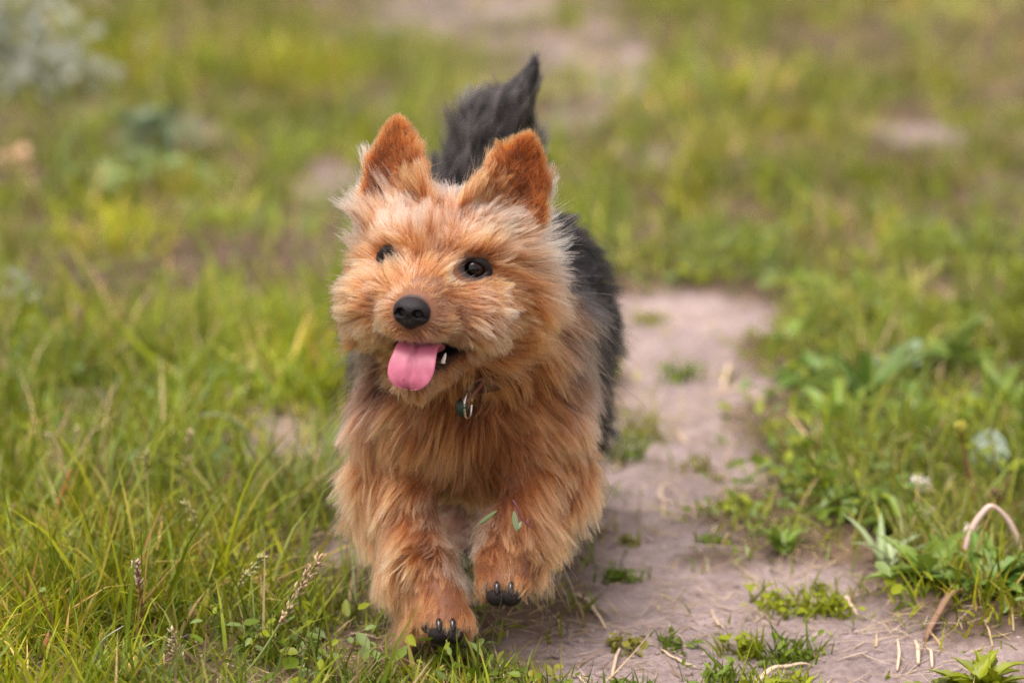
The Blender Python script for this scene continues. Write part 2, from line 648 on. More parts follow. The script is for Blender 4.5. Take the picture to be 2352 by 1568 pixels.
            l = .034 + .010 * frontness * smooth01(.10, .15, P[:, 2]) + .014 * np.abs(side) * smooth01(.17, .1, P[:, 1]) * smooth01(.145, .185, P[:, 2])
            li = .26 + .14 * np.abs(side)
            dr = .30 * ones
            # black saddle on the back and flanks, tan below and in front, grizzled between
            z = P[:, 2]
            sad = smooth01(.145, .195, z + .035 * (n3 - .5) + .5 * np.clip(P[:, 1] - .17, 0, .08)) * np.maximum(smooth01(.045, .10, P[:, 1]), smooth01(.6, .95, np.abs(side)) * smooth01(.03, .06, P[:, 1]))
            sad = np.maximum(sad, smooth01(.115, .155, P[:, 1]) * smooth01(.06, .09, z))
            a = mixc(mixc(ORANGE * ones[:, None], TAN, .3 * n1), BLACK, np.clip(sad * 1.2, 0, 1))
            b = mixc(mixc(TAN * ones[:, None], SAND, np.clip(.2 + .8 * n2, 0, 1)), BLACK * 1.6, sad)
            griz = gauss(np.c_[z, P[:, 1]], (.205, .080), (.030, .026)) * smooth01(.55, .9, np.abs(side))
            b = mixc(b, GREY, np.clip(griz * (0.5 + n2), 0, 1)); a = mixc(a, BLACK * 2, np.clip(griz, 0, 1))
            streaks = .35 + .65 * smooth01(.40, .62, vnoise(P * [1, 1, .45], .009, 5))
            collar = streaks * gauss(np.c_[z - .25 * np.abs(P[:, 0] - CHEST[0])], (.190,), (.016,)) * smooth01(.16, .08, P[:, 1])
            a = mixc(a, BLACK * 2, np.clip(collar * .9, 0, 1)); b = mixc(b, BROWN, np.clip(collar * 1.0 * (.5 + n1), 0, 1))
            mid = (.3 + .7 * streaks) * gauss(np.c_[P[:, 0] - CHEST[0] - .004, z], (0, .145), (.014, .035)) * frontness
            a = mixc(a, BLACK * 2.5, np.clip(mid * .9, 0, 1)); b = mixc(b, BROWN * 1.6, np.clip(mid * .6, 0, 1))
        elif 'leg' in g:
            J = {'foreleg_right': FR, 'foreleg_left': FL, 'hind_leg_right': HR, 'hind_leg_left': HL}[g]
            s = {'foreleg_right': -1, 'foreleg_left': 1, 'hind_leg_right': -.6, 'hind_leg_left': .6}[g]
            ax = nrm(J[3] - J[1])
            tips, (ps, pf, pu) = TOES[g]
            paw = smooth01(.045, .022, np.linalg.norm(P - J[-1], axis=1))
            outw = N[:, 0] * np.sign(s)
            f = np.tile(ax + np.array([s * .85, .05, -.30]), (n, 1)) + np.outer(paw, pf * .7 - np.array([s * .2, 0, -.2]))
            backness = smooth01(-.2, .8, outw * .8 + N[:, 1] * .7)
            upper = smooth01(.06, .12, P[:, 2])
            l = (.034 + .020 * backness) * (1 - .60 * paw) - .013 * upper * backness
            li = .25 + .24 * backness * (1 - paw) - .08 * paw
            dr = .25 * ones
            a = mixc(ORANGE * ones[:, None], TAN, np.clip(.5 * n1, 0, 1))
            b = mixc(mixc(TAN * ones[:, None], SAND, np.clip(n2 * .9 + .25, 0, 1)), CREAM, .15 * n1)
            inner = smooth01(.3, .9, -outw) * (1 - paw)
            b = mixc(b, CREAM, inner * .6)
            b = mixc(b, ORANGE, paw * .3)
            if g.startswith('hind'):
                k = smooth01(.05, .09, P[:, 2])
                a = mixc(a, BLACK, k); b = mixc(b, BLACK * 1.6, k)
                b = mixc(b, CREAM, .5 * (1 - k))
        else:
            ax = nrm(TAIL2 - TAIL0)
            t = np.clip((P - TAIL0) @ ax / np.linalg.norm(TAIL2 - TAIL0), 0, 1)
            f = np.tile(ax, (n, 1))
            l = .044 - .022 * t
            li = .56 - .40 * t
            dr = -.05 * ones
            a = BLACK * 1.3 * ones[:, None]
            b = mixc(BLACK * 3 * ones[:, None], GREY * .8, np.clip(.75 * smooth01(.42, .72, n2) * (1 - .8 * t) + .06 * n3, 0, 1))
            b = mixc(b, BLACK * 2, smooth01(.9, 1.0, t) * .7)
        flow += w[:, None] * f; L += w * l; lift += w * li; droop += w * dr
        c0 += w[:, None] * a; c1 += w[:, None] * b
    flow = flow - N * (flow * N).sum(1, keepdims=True)
    return nrm(flow), L, lift, droop, np.clip(c0, .004, .95), np.clip(c1, .004, .95), W, names


# ---- the bit of neck where the collar shows
_px = np.stack(proj_all(BV), 1)
_s = np.linalg.norm(_px - [1098, 884], axis=1) < 9
COLLAR_Y = BV[_s][:, 1].min() - .006


# ---- where the skin is bare
PADS = []
for g in ('foreleg_right', 'foreleg_left', 'hind_leg_right', 'hind_leg_left'):
    tips, (s, f, u) = TOES[g]
    for b, r in tips:
        PADS.append((b + f * .003 - u * .0035, r))


def bare(P):
    q = hl(P)
    md = np.min([m[2](P) for m in MOUTH], axis=0)
    k = smooth01(.0030, .0005, md)
    for s in (-1, 1):
        e = (q - [s * EYE[0], EYE[1] + .006, EYE[2]]) / [.0125, .016, .0100]
        k = np.maximum(k, smooth01(1.05, .9, np.linalg.norm(e, axis=1)))
    k = np.maximum(k, smooth01(.0145, .0125, np.linalg.norm((q - NOSE) * [1, .9, 1.15], axis=1)))
    for c, r in PADS:
        k = np.maximum(k, smooth01(r * 1.0, r * .85, np.linalg.norm(P - c, axis=1)))
    return k


# ---- objects
_s = np.linalg.norm(_px - [1190, 1185], axis=1) < 12
SPRIG_Y = BV[_s][:, 1].min() - .014
dog = empty('dog', (-.02, .15, 0))
tag(dog, 'small tan and black terrier trotting towards the camera with its tongue out', 'dog')

_, _, _, _, bc0, bc1, _, _ = coat(BV, BN)
skin = np.clip((bc0 * .5 + bc1 * .5) * .26 + .006, .004, 1)
bk = bare(BV)
skin = mixc(skin, np.array([.022, .014, .014]), bk)
m_skin, nt, b = new_mat('skin')
a = nt.nodes.new('ShaderNodeAttribute'); a.attribute_name = 'col'
nt.links.new(a.outputs['Color'], b.inputs['Base Color'])
b.inputs['Roughness'].default_value = .65
mesh_np('body', BV, BF, m_skin, dog, colors=skin)

m_fur = fur_mat()


def sample_roots(n, keep):
    tri = np.concatenate([BF[:, [0, 1, 2]], BF[:, [0, 2, 3]]])
    A = np.linalg.norm(np.cross(BV[tri[:, 1]] - BV[tri[:, 0]], BV[tri[:, 2]] - BV[tri[:, 0]]), axis=1)
    cen = BV[tri].mean(1)
    w = A * keep(cen)
    k = rng.choice(len(tri), n, p=w / w.sum())
    u, v = rng.random(n), rng.random(n)
    f = u + v > 1; u[f], v[f] = 1 - u[f], 1 - v[f]
    t = tri[k]
    P = BV[t[:, 0]] * (1 - u - v)[:, None] + BV[t[:, 1]] * u[:, None] + BV[t[:, 2]] * v[:, None]
    N = nrm(BN[t[:, 0]] * (1 - u - v)[:, None] + BN[t[:, 1]] * u[:, None] + BN[t[:, 2]] * v[:, None])
    return P, N


def density(P):
    q = hl(P)
    head = smooth01(.14, .11, np.linalg.norm(q, axis=1))
    front = smooth01(.2, .1, P[:, 1])
    leg = smooth01(.125, .09, P[:, 2])
    return (.55 + .45 * front + 1.2 * head + .7 * leg + .8 * smooth01(.05, .03, P[:, 2])) * (P[:, 1] < .6)


NS = 300000
K = 9
RP, RN = sample_roots(NS, density)
ok = rng.random(NS) > bare(RP)
RP, RN = RP[ok], RN[ok]
NS = len(RP)
flow, L, lift, droop, c0, c1, W, gnames = coat(RP, RN)
# curvature of the flow: locks lean together, neighbouring locks apart
lean = np.stack([vnoise(RP, .022, s) - .5 for s in (11, 12, 13)], 1) * 1.4 + np.stack([vnoise(RP, .005, s) - .5 for s in (14, 15, 16)], 1) * .7
L = L * (0.56 + .82 * vnoise(RP, .014, 21)) * rng.uniform(.62, 1.12, NS)
stray = rng.random(NS) < .05
spot = np.linalg.norm((RP - at(1092, 905, COLLAR_Y)) * [1, .7, 1], axis=1)
L = np.where(W[:, 0] > .5, np.minimum(L, .046), L)
L = L * (1 - .72 * smooth01(.024, .012, spot))
lipd = np.min([m_[2](RP) for m_ in MOUTH], axis=0)
L = L * (.42 + .58 * smooth01(.001, .014, lipd))
L = np.where(stray, L * 1.12, L)
jit = rng.normal(0, 1, (NS, 3)) * np.where(stray, .20, .09)[:, None]
LEVELS = [(rng.choice(NS, int(NS * fr), replace=False), am, pw) for fr, am, pw in ((1 / 8, .90, .75), (1 / 50, .62, 1.2), (1 / 260, .40, 1.5))]
for (C, am, pw), ja, la in zip(LEVELS, (.14, .17, .15), (.22, .18, .12)):
    jit[C] += rng.normal(0, 1, (len(C), 3)) * ja
    L[C] *= rng.uniform(1 - la, 1 + la, len(C))
d0 = nrm(RN * lift[:, None] * 1.25 + flow * (1 - lift[:, None] * .6) + lean * .35 + jit)
d1 = nrm(flow + RN * (lift[:, None] * .55) + lean * .75 + np.array([0, 0, -1.0]) * droop[:, None] + jit * 1.4)
pts = np.zeros((NS, K, 3)); pts[:, 0] = RP - RN * .0008
for k in range(1, K):
    s = (k - .5) / (K - 1)
    dd = nrm(d0 * (1 - s) + d1 * s)
    pts[:, k] = pts[:, k - 1] + dd * (L / (K - 1))[:, None]


def nearest(P, C):
    kd = kdtree.KDTree(len(C))
    for i, c in enumerate(C):
        kd.insert(c, i)
    kd.balance()
    return np.array([kd.find(p)[1] for p in P])


T = np.linspace(0, 1, K)
wisp = np.ones(NS)
for lev, (C, amt, pw) in enumerate(LEVELS):
    ni = nearest(RP.tolist(), RP[C].tolist())
    near = C[ni]
    wisp *= rng.normal(1, (.30, .20, .08)[lev], len(C))[ni].clip(.35, 1.8)
    gi = W.argmax(1)
    same = gi[near] == gi
    cl = amt * (.45 + .75 * vnoise(RP[near] + .3, .004, 31)) * same * np.where(stray, .15, 1) * smooth01(.008, .02, L)
    s = (T ** pw)[None, :] * cl[:, None]
    pts = pts * (1 - s[:, :, None]) + pts[near] * s[:, :, None]
# hair parts round the eyes: strands that would cross an eye stop short of it
qe = hl(pts.reshape(-1, 3)).reshape(NS, K, 3)
for s, keep_ in ((1, .03), (-1, .70)):
    e = np.linalg.norm((qe - [s * EYE[0], EYE[1] + .010, EYE[2]]) / [.0125, .020, .0095], axis=2) < 1
    hit = e.any(1) & (rng.random(NS) > keep_)
    k1 = e.argmax(1)
    fcut = np.where(hit, np.maximum(k1 - 1, .6) / (K - 1), 1.0)
    tt = T[None] * fcut[:, None] * (K - 1)
    i0 = np.clip(tt.astype(int), 0, K - 2); fr = (tt - i0)[:, :, None]
    rows = np.arange(NS)[:, None]
    pts = np.where(hit[:, None, None], pts[rows, i0] * (1 - fr) + pts[rows, i0 + 1] * fr, pts)
pts += (rng.normal(0, 1, (NS, K, 3)) * (T * .0004)[None, :, None])
var = (rng.normal(1, .10, (NS, 1)) * wisp[:, None]) * (1 + .5 * (vnoise(RP, .011, 42) - .5)[:, None])
c0 = np.clip(c0 * .55 * var, .004, .95); c1 = np.clip(c1 * var, .004, .95)  # darker undercoat roots, deepened further as painted shade among the strands
lite = rng.random(NS) < .10
c1[lite] = c1[lite] * .6 + .4 * np.minimum(c1[lite] * 1.7 + .08, .9)
dark = rng.random(NS) < .06
c0[dark] *= .4; c1[dark] *= .55
rad_root = .00016 * np.ones(NS)
LABEL = {'head': 'head_fur', 'ear_left': 'ear_fur', 'ear_right': 'ear_fur', 'neck': 'body_fur', 'body': 'body_fur', 'foreleg_right': 'foreleg_fur',
         'foreleg_left': 'foreleg_fur', 'hind_leg_right': 'hind_leg_fur', 'hind_leg_left': 'hind_leg_fur', 'tail': 'tail_fur'}
major = np.array(gnames)[W.argmax(1)]
for g in ('head', 'ear_left', 'ear_right', 'body', 'foreleg_right', 'foreleg_left', 'hind_leg_right', 'hind_leg_left', 'tail'):
    sel = (major == g) | ((major == 'neck') if g == 'body' else False)
    n = int(sel.sum())
    hc = bpy.data.hair_curves.new(LABEL[g])
    hc.add_curves([K] * n)
    hc.attributes['position'].data.foreach_set('vector', pts[sel].astype(np.float32).ravel())
    ra = hc.attributes.new('radius', 'FLOAT', 'POINT')
    ra.data.foreach_set('value', (rad_root[sel][:, None] * (1.0 - .82 * T[None] ** 1.5)).astype(np.float32).ravel())
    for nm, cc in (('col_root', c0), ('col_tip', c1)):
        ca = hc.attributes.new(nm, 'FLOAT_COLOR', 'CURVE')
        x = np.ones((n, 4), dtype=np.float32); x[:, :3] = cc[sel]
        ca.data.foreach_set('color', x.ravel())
    hc.materials.append(m_fur)
    link(bpy.data.objects.new(LABEL[g], hc), dog)

# ---- nose leather
m_nose = plain('nose_leather', (.014, .011, .013), rough=.42, spec=.28, bump=.8, bscale=900)


def sub_field(name, prims, cuts, lo, hi, h, k, ck, mat, parent, to_world):
    f = Field(lo, hi, h)
    f.D[:] = .02
    for p in prims: f.add(p, k)
    for c in cuts: f.cut(c, ck)
    V, F = f.mesh()
    return mesh_np(name, to_world(V), F, mat, parent)


def to_head(o):
    return lambda V: HC + (V + np.asarray(o)) @ RH.T


sub_field('nose',
          [ellipsoid((0, 0, .0015), (.0125, .0095, .0085)), ellipsoid((.0065, -.002, -.002), (.0068, .0075, .0075)), ellipsoid((-.0065, -.002, -.002), (.0068, .0075, .0075)),
           ellipsoid((0, .001, -.0065), (.0065, .0060, .0060)), capsule((0, -.001, -.010), (0, -.004, -.0165), .0022, .0016)],
          [ellipsoid((.0060, .0072, -.0008), (.0036, .0072, .0030)), ellipsoid((-.0060, .0072, -.0008), (.0036, .0072, .0030)),
           capsule((.0085, .0055, -.0025), (.0115, .002, -.0035), .0016, .0008), capsule((-.0085, .0055, -.0025), (-.0115, .002, -.0035), .0016, .0008),
           capsule((0, .0085, -.003), (0, .006, -.0125), .0007, .0008)],
          (-.018, -.016, -.021), (.018, .016, .014), .0005, .0028, .0012, m_nose, dog, to_head(NOSE))

# ---- eyes
m_eye, nt, b = new_mat('eyeball')
b.inputs['Roughness'].default_value = .04
b.inputs['Specular IOR Level'].default_value = .35
tc = nt.nodes.new('ShaderNodeTexCoord')
sx = nt.nodes.new('ShaderNodeSeparateXYZ')
nt.links.new(tc.outputs['Object'], sx.inputs[0])
at_ = nt.nodes.new('ShaderNodeAttribute'); at_.attribute_name = 'col'
nt.links.new(at_.outputs['Color'], b.inputs['Base Color'])
m_lid = plain('eyelid_skin', (.010, .007, .008), rough=.5, spec=.3)


def uv_sphere(nu, nv):
    V, F = [], []
    for j in range(nv + 1):
        a = math.pi * j / nv
        for i in range(nu):
            b_ = 2 * math.pi * i / nu
            V.append((math.sin(a) * math.cos(b_), math.cos(a), math.sin(a) * math.sin(b_)))
    for j in range(nv):
        for i in range(nu):
            F.append((j * nu + i, j * nu + (i + 1) % nu, (j + 1) * nu + (i + 1) % nu, (j + 1) * nu + i))
    return np.array(V), np.array(F)


for s in (1, -1):
    V, F = uv_sphere(40, 40)
    ang = np.arccos(np.clip(V[:, 1], -1, 1))
    cc = np.zeros((len(V), 3))
    cc[:] = (.020, .010, .008)
    iris = ang < R(52)
    cc[iris] = np.array([.024, .008, .004])
    cc[ang < R(30)] = (.003, .002, .002)
    cc[(ang > R(50)) & (ang < R(58))] = (.008, .005, .005)
    r = .0098 * (1 + .05 * np.exp(-(ang / R(28)) ** 2))
    look = Vector((s * .10, 1, 0.02)).normalized()
    Q = np.array(Vector((0, 1, 0)).rotation_difference(look).to_matrix())
    c = np.array([s * (EYE[0]), EYE[1] + .0015, EYE[2]])
    eye = mesh_np('eye', HC + (c + (V * r[:, None]) @ Q.T) @ RH.T, F, m_eye, dog, colors=cc)
    # almond-shaped rim of dark skin
    nu, nv = 48, 10
    V, F = [], []
    for i in range(nu):
        t = 2 * math.pi * i / nu
        ex, ez = .0104 * math.cos(t), (.0062 if math.sin(t) > 0 else .0068) * math.sin(t)
        ez *= (1 - .25 * (abs(math.cos(t)) ** 3))
        ex += -s * .0022 * max(0, -s * math.cos(t) * 1.0) ** 4
        yy = math.sqrt(max(.0100 ** 2 - (ex ** 2 + ez ** 2) * .62, 0))
        base = np.array([ex, yy, ez + .10 * ex * -s * .5])
        out = nrm(np.array([math.cos(t), -.25, math.sin(t)]))
        fw = np.array([0, 1, 0])
        for j in range(nv):
            u = 2 * math.pi * j / nv
            V.append(base + out * (.0026 * math.cos(u) + .0014) + fw * .0011 * math.sin(u))
    for i in range(nu):
        for j in range(nv):
            F.append((i * nv + j, i * nv + (j + 1) % nv, ((i + 1) % nu) * nv + (j + 1) % nv, ((i + 1) % nu) * nv + j))
    mesh_np('eyelid', HC + (c + np.array(V) @ Q.T) @ RH.T, np.array(F), m_lid, eye)

# ---- tongue
m_tongue, nt, b = new_mat('tongue_flesh')
b.inputs['Roughness'].default_value = .33
b.inputs['Specular IOR Level'].default_value = .5
b.inputs['Subsurface Weight'].default_value = .25
b.inputs['Subsurface Radius'].default_value = (.006, .0022, .0018)
b.inputs['Subsurface Scale'].default_value = .4
tc = nt.nodes.new('ShaderNodeTexCoord')
n = nt.nodes.new('ShaderNodeTexNoise'); n.inputs['Scale'].default_value = 120; n.inputs['Detail'].default_value = 3
rp = nt.nodes.new('ShaderNodeValToRGB')
rp.color_ramp.elements[0].color = (.43, .110, .180, 1); rp.color_ramp.elements[1].color = (.55, .168, .255, 1)
rp.color_ramp.elements[0].position = .35; rp.color_ramp.elements[1].position = .7
vo = nt.nodes.new('ShaderNodeTexNoise'); vo.inputs['Scale'].default_value = 520; vo.inputs['Detail'].default_value = 0
sp = nt.nodes.new('ShaderNodeMapRange'); sp.inputs[1].default_value = .78; sp.inputs[2].default_value = .82
mx = nt.nodes.new('ShaderNodeMix'); mx.data_type = 'RGBA'; mx.inputs[7].default_value = (.16, .04, .05, 1)
n3_ = nt.nodes.new('ShaderNodeTexNoise'); n3_.inputs['Scale'].default_value = 1800
bp = nt.nodes.new('ShaderNodeBump'); bp.inputs['Strength'].default_value = .35; bp.inputs['Distance'].default_value = .0006
for q_ in (n, vo, n3_): nt.links.new(tc.outputs['Object'], q_.inputs['Vector'])
nt.links.new(n.outputs['Fac'], rp.inputs[0]); nt.links.new(vo.outputs['Fac'], sp.inputs[0])
nt.links.new(sp.outputs[0], mx.inputs[0]); nt.links.new(rp.outputs[0], mx.inputs[6])
nt.links.new(mx.outputs[2], b.inputs['Base Color'])
nt.links.new(n3_.outputs['Fac'], bp.inputs['Height']); nt.links.new(bp.outputs[0], b.inputs['Normal'])


def tongue():
    # centre line in the head frame: out of the mouth, over the lower teeth and down
    ctrl = np.array([(.002, .040, -.050), (.0025, .058, -.0455), (.0025, .071, -.0435), (.0025, .0805, -.047), (.002, .086, -.056), (.001, .0875, -.066), (.0005, .0865, -.0735)])
    wid = np.array([.012, .0140, .0145, .0152, .0166, .0172, .0165])
    nu, nv = 46, 56
    t = np.linspace(0, len(ctrl) - 1.0001, nu)
    def cat(A, t):
        i = np.clip(t.astype(int), 0, len(A) - 2); f = (t - i)
        g = lambda k: A[np.clip(i + k, 0, len(A) - 1)]
        f = f[:, None] if A.ndim == 2 else f
        return .5 * (2 * g(0) + (g(1) - g(-1)) * f + (2 * g(-1) - 5 * g(0) + 4 * g(1) - g(2)) * f ** 2 + (3 * g(0) - g(-1) - 3 * g(1) + g(2)) * f ** 3)
    C = cat(ctrl, t); Wd = cat(wid, t)
    end = np.linspace(0, 1, nu)
    Wd = Wd * np.sqrt(np.clip(1 - np.clip((end - .66) / .342, 0, 1) ** 2.2, .0004, 1))
    tg = nrm(np.gradient(C, axis=0))
    X = np.array([1.0, 0, 0])
    up = nrm(np.cross(X[None], tg))
    th = .0034 * np.sqrt(np.clip(1 - np.clip((end - .8) / .21, 0, 1) ** 2, .02, 1))
    V = []
    for i in range(nu):
        for j in range(nv):
            a = 2 * math.pi * j / nv
            cx, cz = math.cos(a), math.sin(a)
            xx = np.sign(cx) * abs(cx) ** .8 * Wd[i]
            zz = cz * th[i] * (1 - .35 * abs(cx))
            edge = (xx / max(Wd[i], 1e-4)) ** 2
            lift_ = .0022 * edge * (1 if cz > -.5 else .8)
            groove = -.0022 * math.exp(-(xx / .0016) ** 2) * (1 if cz > 0 else 0)
            V.append(C[i] + X * xx + up[i] * (zz + lift_ + groove))
    F = []
    for i in range(nu - 1):
        for j in range(nv):
            F.append((i * nv + j, (i + 1) * nv + j, (i + 1) * nv + (j + 1) % nv, i * nv + (j + 1) % nv))
    V = np.array(V)
    return HC + V @ RH.T, np.array(F)


V, F = tongue()
mesh_np('tongue', V, F, m_tongue, dog)

# ---- teeth: the lower canines beside the tongue
m_tooth = plain('tooth_enamel', (.80, .77, .70), rough=.25, spec=.5)
for s in (1,):
    V, F = [], []
    nu, nv = 9, 10
    for i in range(nu):
        t = i / (nu - 1)
        c = np.array([s * (.0190 + .001 * t), 0.066 - .002 * t ** 2, -.0550 + .0075 * t])
        r = .0016 * math.sqrt(max(1 - t ** 1.7, .004))
        for j in range(nv):
            a = 2 * math.pi * j / nv
            V.append(c + np.array([math.cos(a) * r, math.sin(a) * r, 0]))
    for i in range(nu - 1):
        for j in range(nv):
            F.append((i * nv + j, i * nv + (j + 1) % nv, (i + 1) * nv + (j + 1) % nv, (i + 1) * nv + j))
    mesh_np('tooth', HC + np.array(V) @ RH.T, np.array(F), m_tooth, dog)

# ---- paw pads and claws
m_pad = plain('paw_pad', (.012, .009, .009), rough=.7, spec=.25, bump=.8, bscale=1400, noise=.4, nscale=600)
m_claw = plain('claw_horn', (.012, .010, .011), rough=.16, spec=.6)
for g in ('foreleg_right', 'foreleg_left', 'hind_leg_right', 'hind_leg_left'):
    tips, (s, f, u) = TOES[g]
    M = np.stack([s, f, u], 1)
    for k, (b_, r) in enumerate(tips):
        V, F = uv_sphere(20, 16)
        V = V * [r * 1.18, r * 1.0, r * 1.12] * (1.0 if k in (1, 2) else .72)
        V[:, 2] *= 1 - .25 * (V[:, 2] > 0)
        mesh_np('paw_pad', b_ + f * .0056 - u * (.0058 if k in (1, 2) else .0030) + V @ M.T, F, m_pad, dog)
        V, F = [], []
        nu, nv = 10, 10
        for i in range(nu):
            t = i / (nu - 1)
            c = b_ + f * (r * .70 + .0078 * t) + u * (r * .36 - .0058 * t * t + .0010 * t)
            rr = .0028 * math.sqrt(max(1 - t ** 2.4, .01))
            for j in range(nv):
                a = 2 * math.pi * j / nv
                V.append(c + s * math.cos(a) * rr * .85 + u * math.sin(a) * rr * 1.15)
        for i in range(nu - 1):
            for j in range(nv):
                F.append((i * nv + j, i * nv + (j + 1) % nv, (i + 1) * nv + (j + 1) % nv, (i + 1) * nv + j))
        V = np.array(V); F.append(tuple(range((nu - 1) * nv, nu * nv)))
        mesh_np('claw', V, F, m_claw, dog)
    V, F = uv_sphere(24, 16)
    V = V * [.0135, .0095, .0060]
    mesh_np('paw_pad', tips[1][0] * .5 + tips[2][0] * .5 - f * .014 - u * .0085 + V @ M.T, F, m_pad, dog)

# ---- collar: strap round the neck, half buried in the ruff
m_strap, nt, b = new_mat('plaid_webbing')
tc = nt.nodes.new('ShaderNodeTexCoord')
ch = nt.nodes.new('ShaderNodeTexChecker'); ch.inputs['Scale'].default_value = 95
ch.inputs['Color1'].default_value = (.020, .045, .030, 1); ch.inputs['Color2'].default_value = (.085, .012, .009, 1)
nt.links.new(tc.outputs['Object'], ch.inputs['Vector']); nt.links.new(ch.outputs['Color'], b.inputs['Base Color'])
b.inputs['Roughness'].default_value = .8
m_steel = plain('ring_steel', (.62, .60, .57), rough=.22, metal=1.0)
m_cord = plain('brown_cord', (.22, .095, .065), rough=.7, bump=.8, bscale=900)
m_tag = plain('green_tag', (.012, .040, .030), rough=.35)


def tube(name, pts, radii, mat, parent=None, n=8, local=None, closed=False, colors=None, flat=1.0):
    P = np.asarray(pts, float); m = len(P)
    r = np.full(m, radii) if np.isscalar(radii) else np.interp(np.linspace(0, 1, m), np.linspace(0, 1, len(radii)), radii)
    tg = nrm(np.roll(P, -1, 0) - np.roll(P, 1, 0)) if closed else nrm(np.gradient(P, axis=0))
    ref = np.array([0, 0, 1.0]) if abs(tg[:, 2]).mean() < .8 else np.array([0, 1.0, 0])
    s = nrm(np.cross(tg, ref)); u = np.cross(s, tg)
    V = [P[i] + s[i] * math.cos(a) * r[i] + u[i] * math.sin(a) * r[i] * flat for i in range(m) for a in np.linspace(0, 2 * math.pi, n, endpoint=False)]
    F = [(i * n + j, i * n + (j + 1) % n, ((i + 1) % m) * n + (j + 1) % n, ((i + 1) % m) * n + j) for i in range(m if closed else m - 1) for j in range(n)]
    if not closed:
        F = F + [tuple(range(n))[::-1], tuple(range((m - 1) * n, m * n))]
    return mesh_np(name, V, F, mat, parent, local=local, colors=colors)


def spline(ctrl, m=24):
    A = np.asarray(ctrl, float)
    if len(A) == 2:
        return A[0] + (A[1] - A[0]) * np.linspace(0, 1, m)[:, None]
    t = np.linspace(0, len(A) - 1.0001, m); i = t.astype(int); f = (t - i)[:, None]
    g = lambda k: A[np.clip(i + k, 0, len(A) - 1)]
    return .5 * (2 * g(0) + (g(1) - g(-1)) * f + (2 * g(-1) - 5 * g(0) + 4 * g(1) - g(2)) * f ** 2 + (3 * g(0) - g(-1) - 3 * g(1) + g(2)) * f ** 3)


cfront = at(1098, 884, COLLAR_Y)
cmid = np.array([CHEST[0], COLLAR_Y + .082, cfront[2] + .028])
vv = cfront - cmid
vv[0] = 0
collar = empty('collar', cmid)
collar.parent = dog; collar.matrix_parent_inverse = parent_inv(dog)
V, F = [], []
nn = 96
wdir = nrm(np.cross(vv, [1, 0, 0]));
if wdir[2] < 0: wdir = -wdir
for i in range(nn):
    t = 2 * math.pi * i / nn
    ct, st = math.cos(t), math.sin(t)
    c = cmid + vv * ct + np.array([.060 * st, 0, 0])
    o_ = nrm(vv * ct / .082 + np.array([st, 0, 0]))
    for a, w in ((0, -.0065), (.0022, -.0065), (.0022, .0065), (0, .0065)):
        V.append(c + o_ * a + wdir * w)
for i in range(nn):
    for j in range(4):
        F.append((i * 4 + j, i * 4 + (j + 1) % 4, ((i + 1) % nn) * 4 + (j + 1) % 4, ((i + 1) % nn) * 4 + j))
mesh_np('strap', V, np.array(F), m_strap, collar, smooth=False)
rc = at(1075, 930, COLLAR_Y - .006)
rp_ = [rc + np.array([math.cos(a) * .0026, math.cos(a) * .007, math.sin(a) * .0100]) for a in np.linspace(0, 2 * math.pi, 40, endpoint=False)]
tube('ring', rp_, .0009, m_steel, collar, n=10, closed=True)
lc = at(1087, 893, COLLAR_Y - .005)
lp_ = [lc + np.array([.0085 * math.cos(a) * .75 + .003 * math.sin(a), -.003 * math.sin(a * 2) - .001, .0085 * math.sin(a) * .8 + .0045 * math.cos(a)]) for a in np.linspace(0, 2 * math.pi, 36, endpoint=False)]
tube('cord_loop', lp_, .0014, m_cord, collar, n=8, closed=True)
V, F = uv_sphere(24, 12)
tube('tag', [at(1062, 912, COLLAR_Y - .001), at(1061, 925, COLLAR_Y - .003), at(1061, 945, COLLAR_Y - .004), at(1064, 956, COLLAR_Y - .004)], [.0015, .0042, .0042, .002], m_tag, collar, n=16, flat=.35)

# ================================================================== GROUND
PATH_PX = [(1390, 1800), (1340, 1590), (1300, 1500), (1250, 1430), (1270, 1340), (1290, 1200), (1320, 1050), (1360, 900), (1385, 790), (1395, 712), (1500, 680),
           (1640, 684), (1730, 708), (1765, 790), (1785, 880), (1750, 960), (1735, 1040), (1690, 1100), (1715, 1180), (1740, 1260), (1830, 1300),
           (1980, 1335), (2010, 1400), (2130, 1425), (2230, 1440), (2400, 1465), (2600, 1560), (2600, 1800)]
PATH = np.array([gnd(*p)[:2] for p in PATH_PX])
PATCH = [((1080, 25), .26, .40), ((1380, 150), .09, .45), ((765, 420), .07, .16), ((850, 240), .07, .14), ((1230, 120), .13, .30), ((1330, 250), .06, .16), ((2130, 305), .08, .10), ((1490, 352), .07, .10),
         ((740, 1000), .08, .14), ((830, 1210), .08, .10), ((690, 960), .07, .10), ((215, 935), .05, .10), ((720, 1080), .05, .08),
         ((790, 1240), .05, .08), ((1120, 1250), .10, .12), ((430, 280), .05, .10)]
PATCH = [(gnd(*p)[:2], a, b_) for p, a, b_ in PATCH]


def path_mask(P):
    d = poly_sd(P, PATH) + .10 * (vnoise(P, .11, 51) - .5) + .05 * (vnoise(P, .035, 52) - .5)
    m = smooth01(.025, -.03, d)
    for c, a, b_ in PATCH:
        e = np.sqrt(((P[:, 0] - c[0]) / a) ** 2 + ((P[:, 1] - c[1]) / b_) ** 2) + 1.1 * (vnoise(P, .10, 53) - .5) + .8 * (vnoise(P, .035, 54) - .5)
        m = np.maximum(m, .62 * smooth01(1.0, .5, e))
    return m


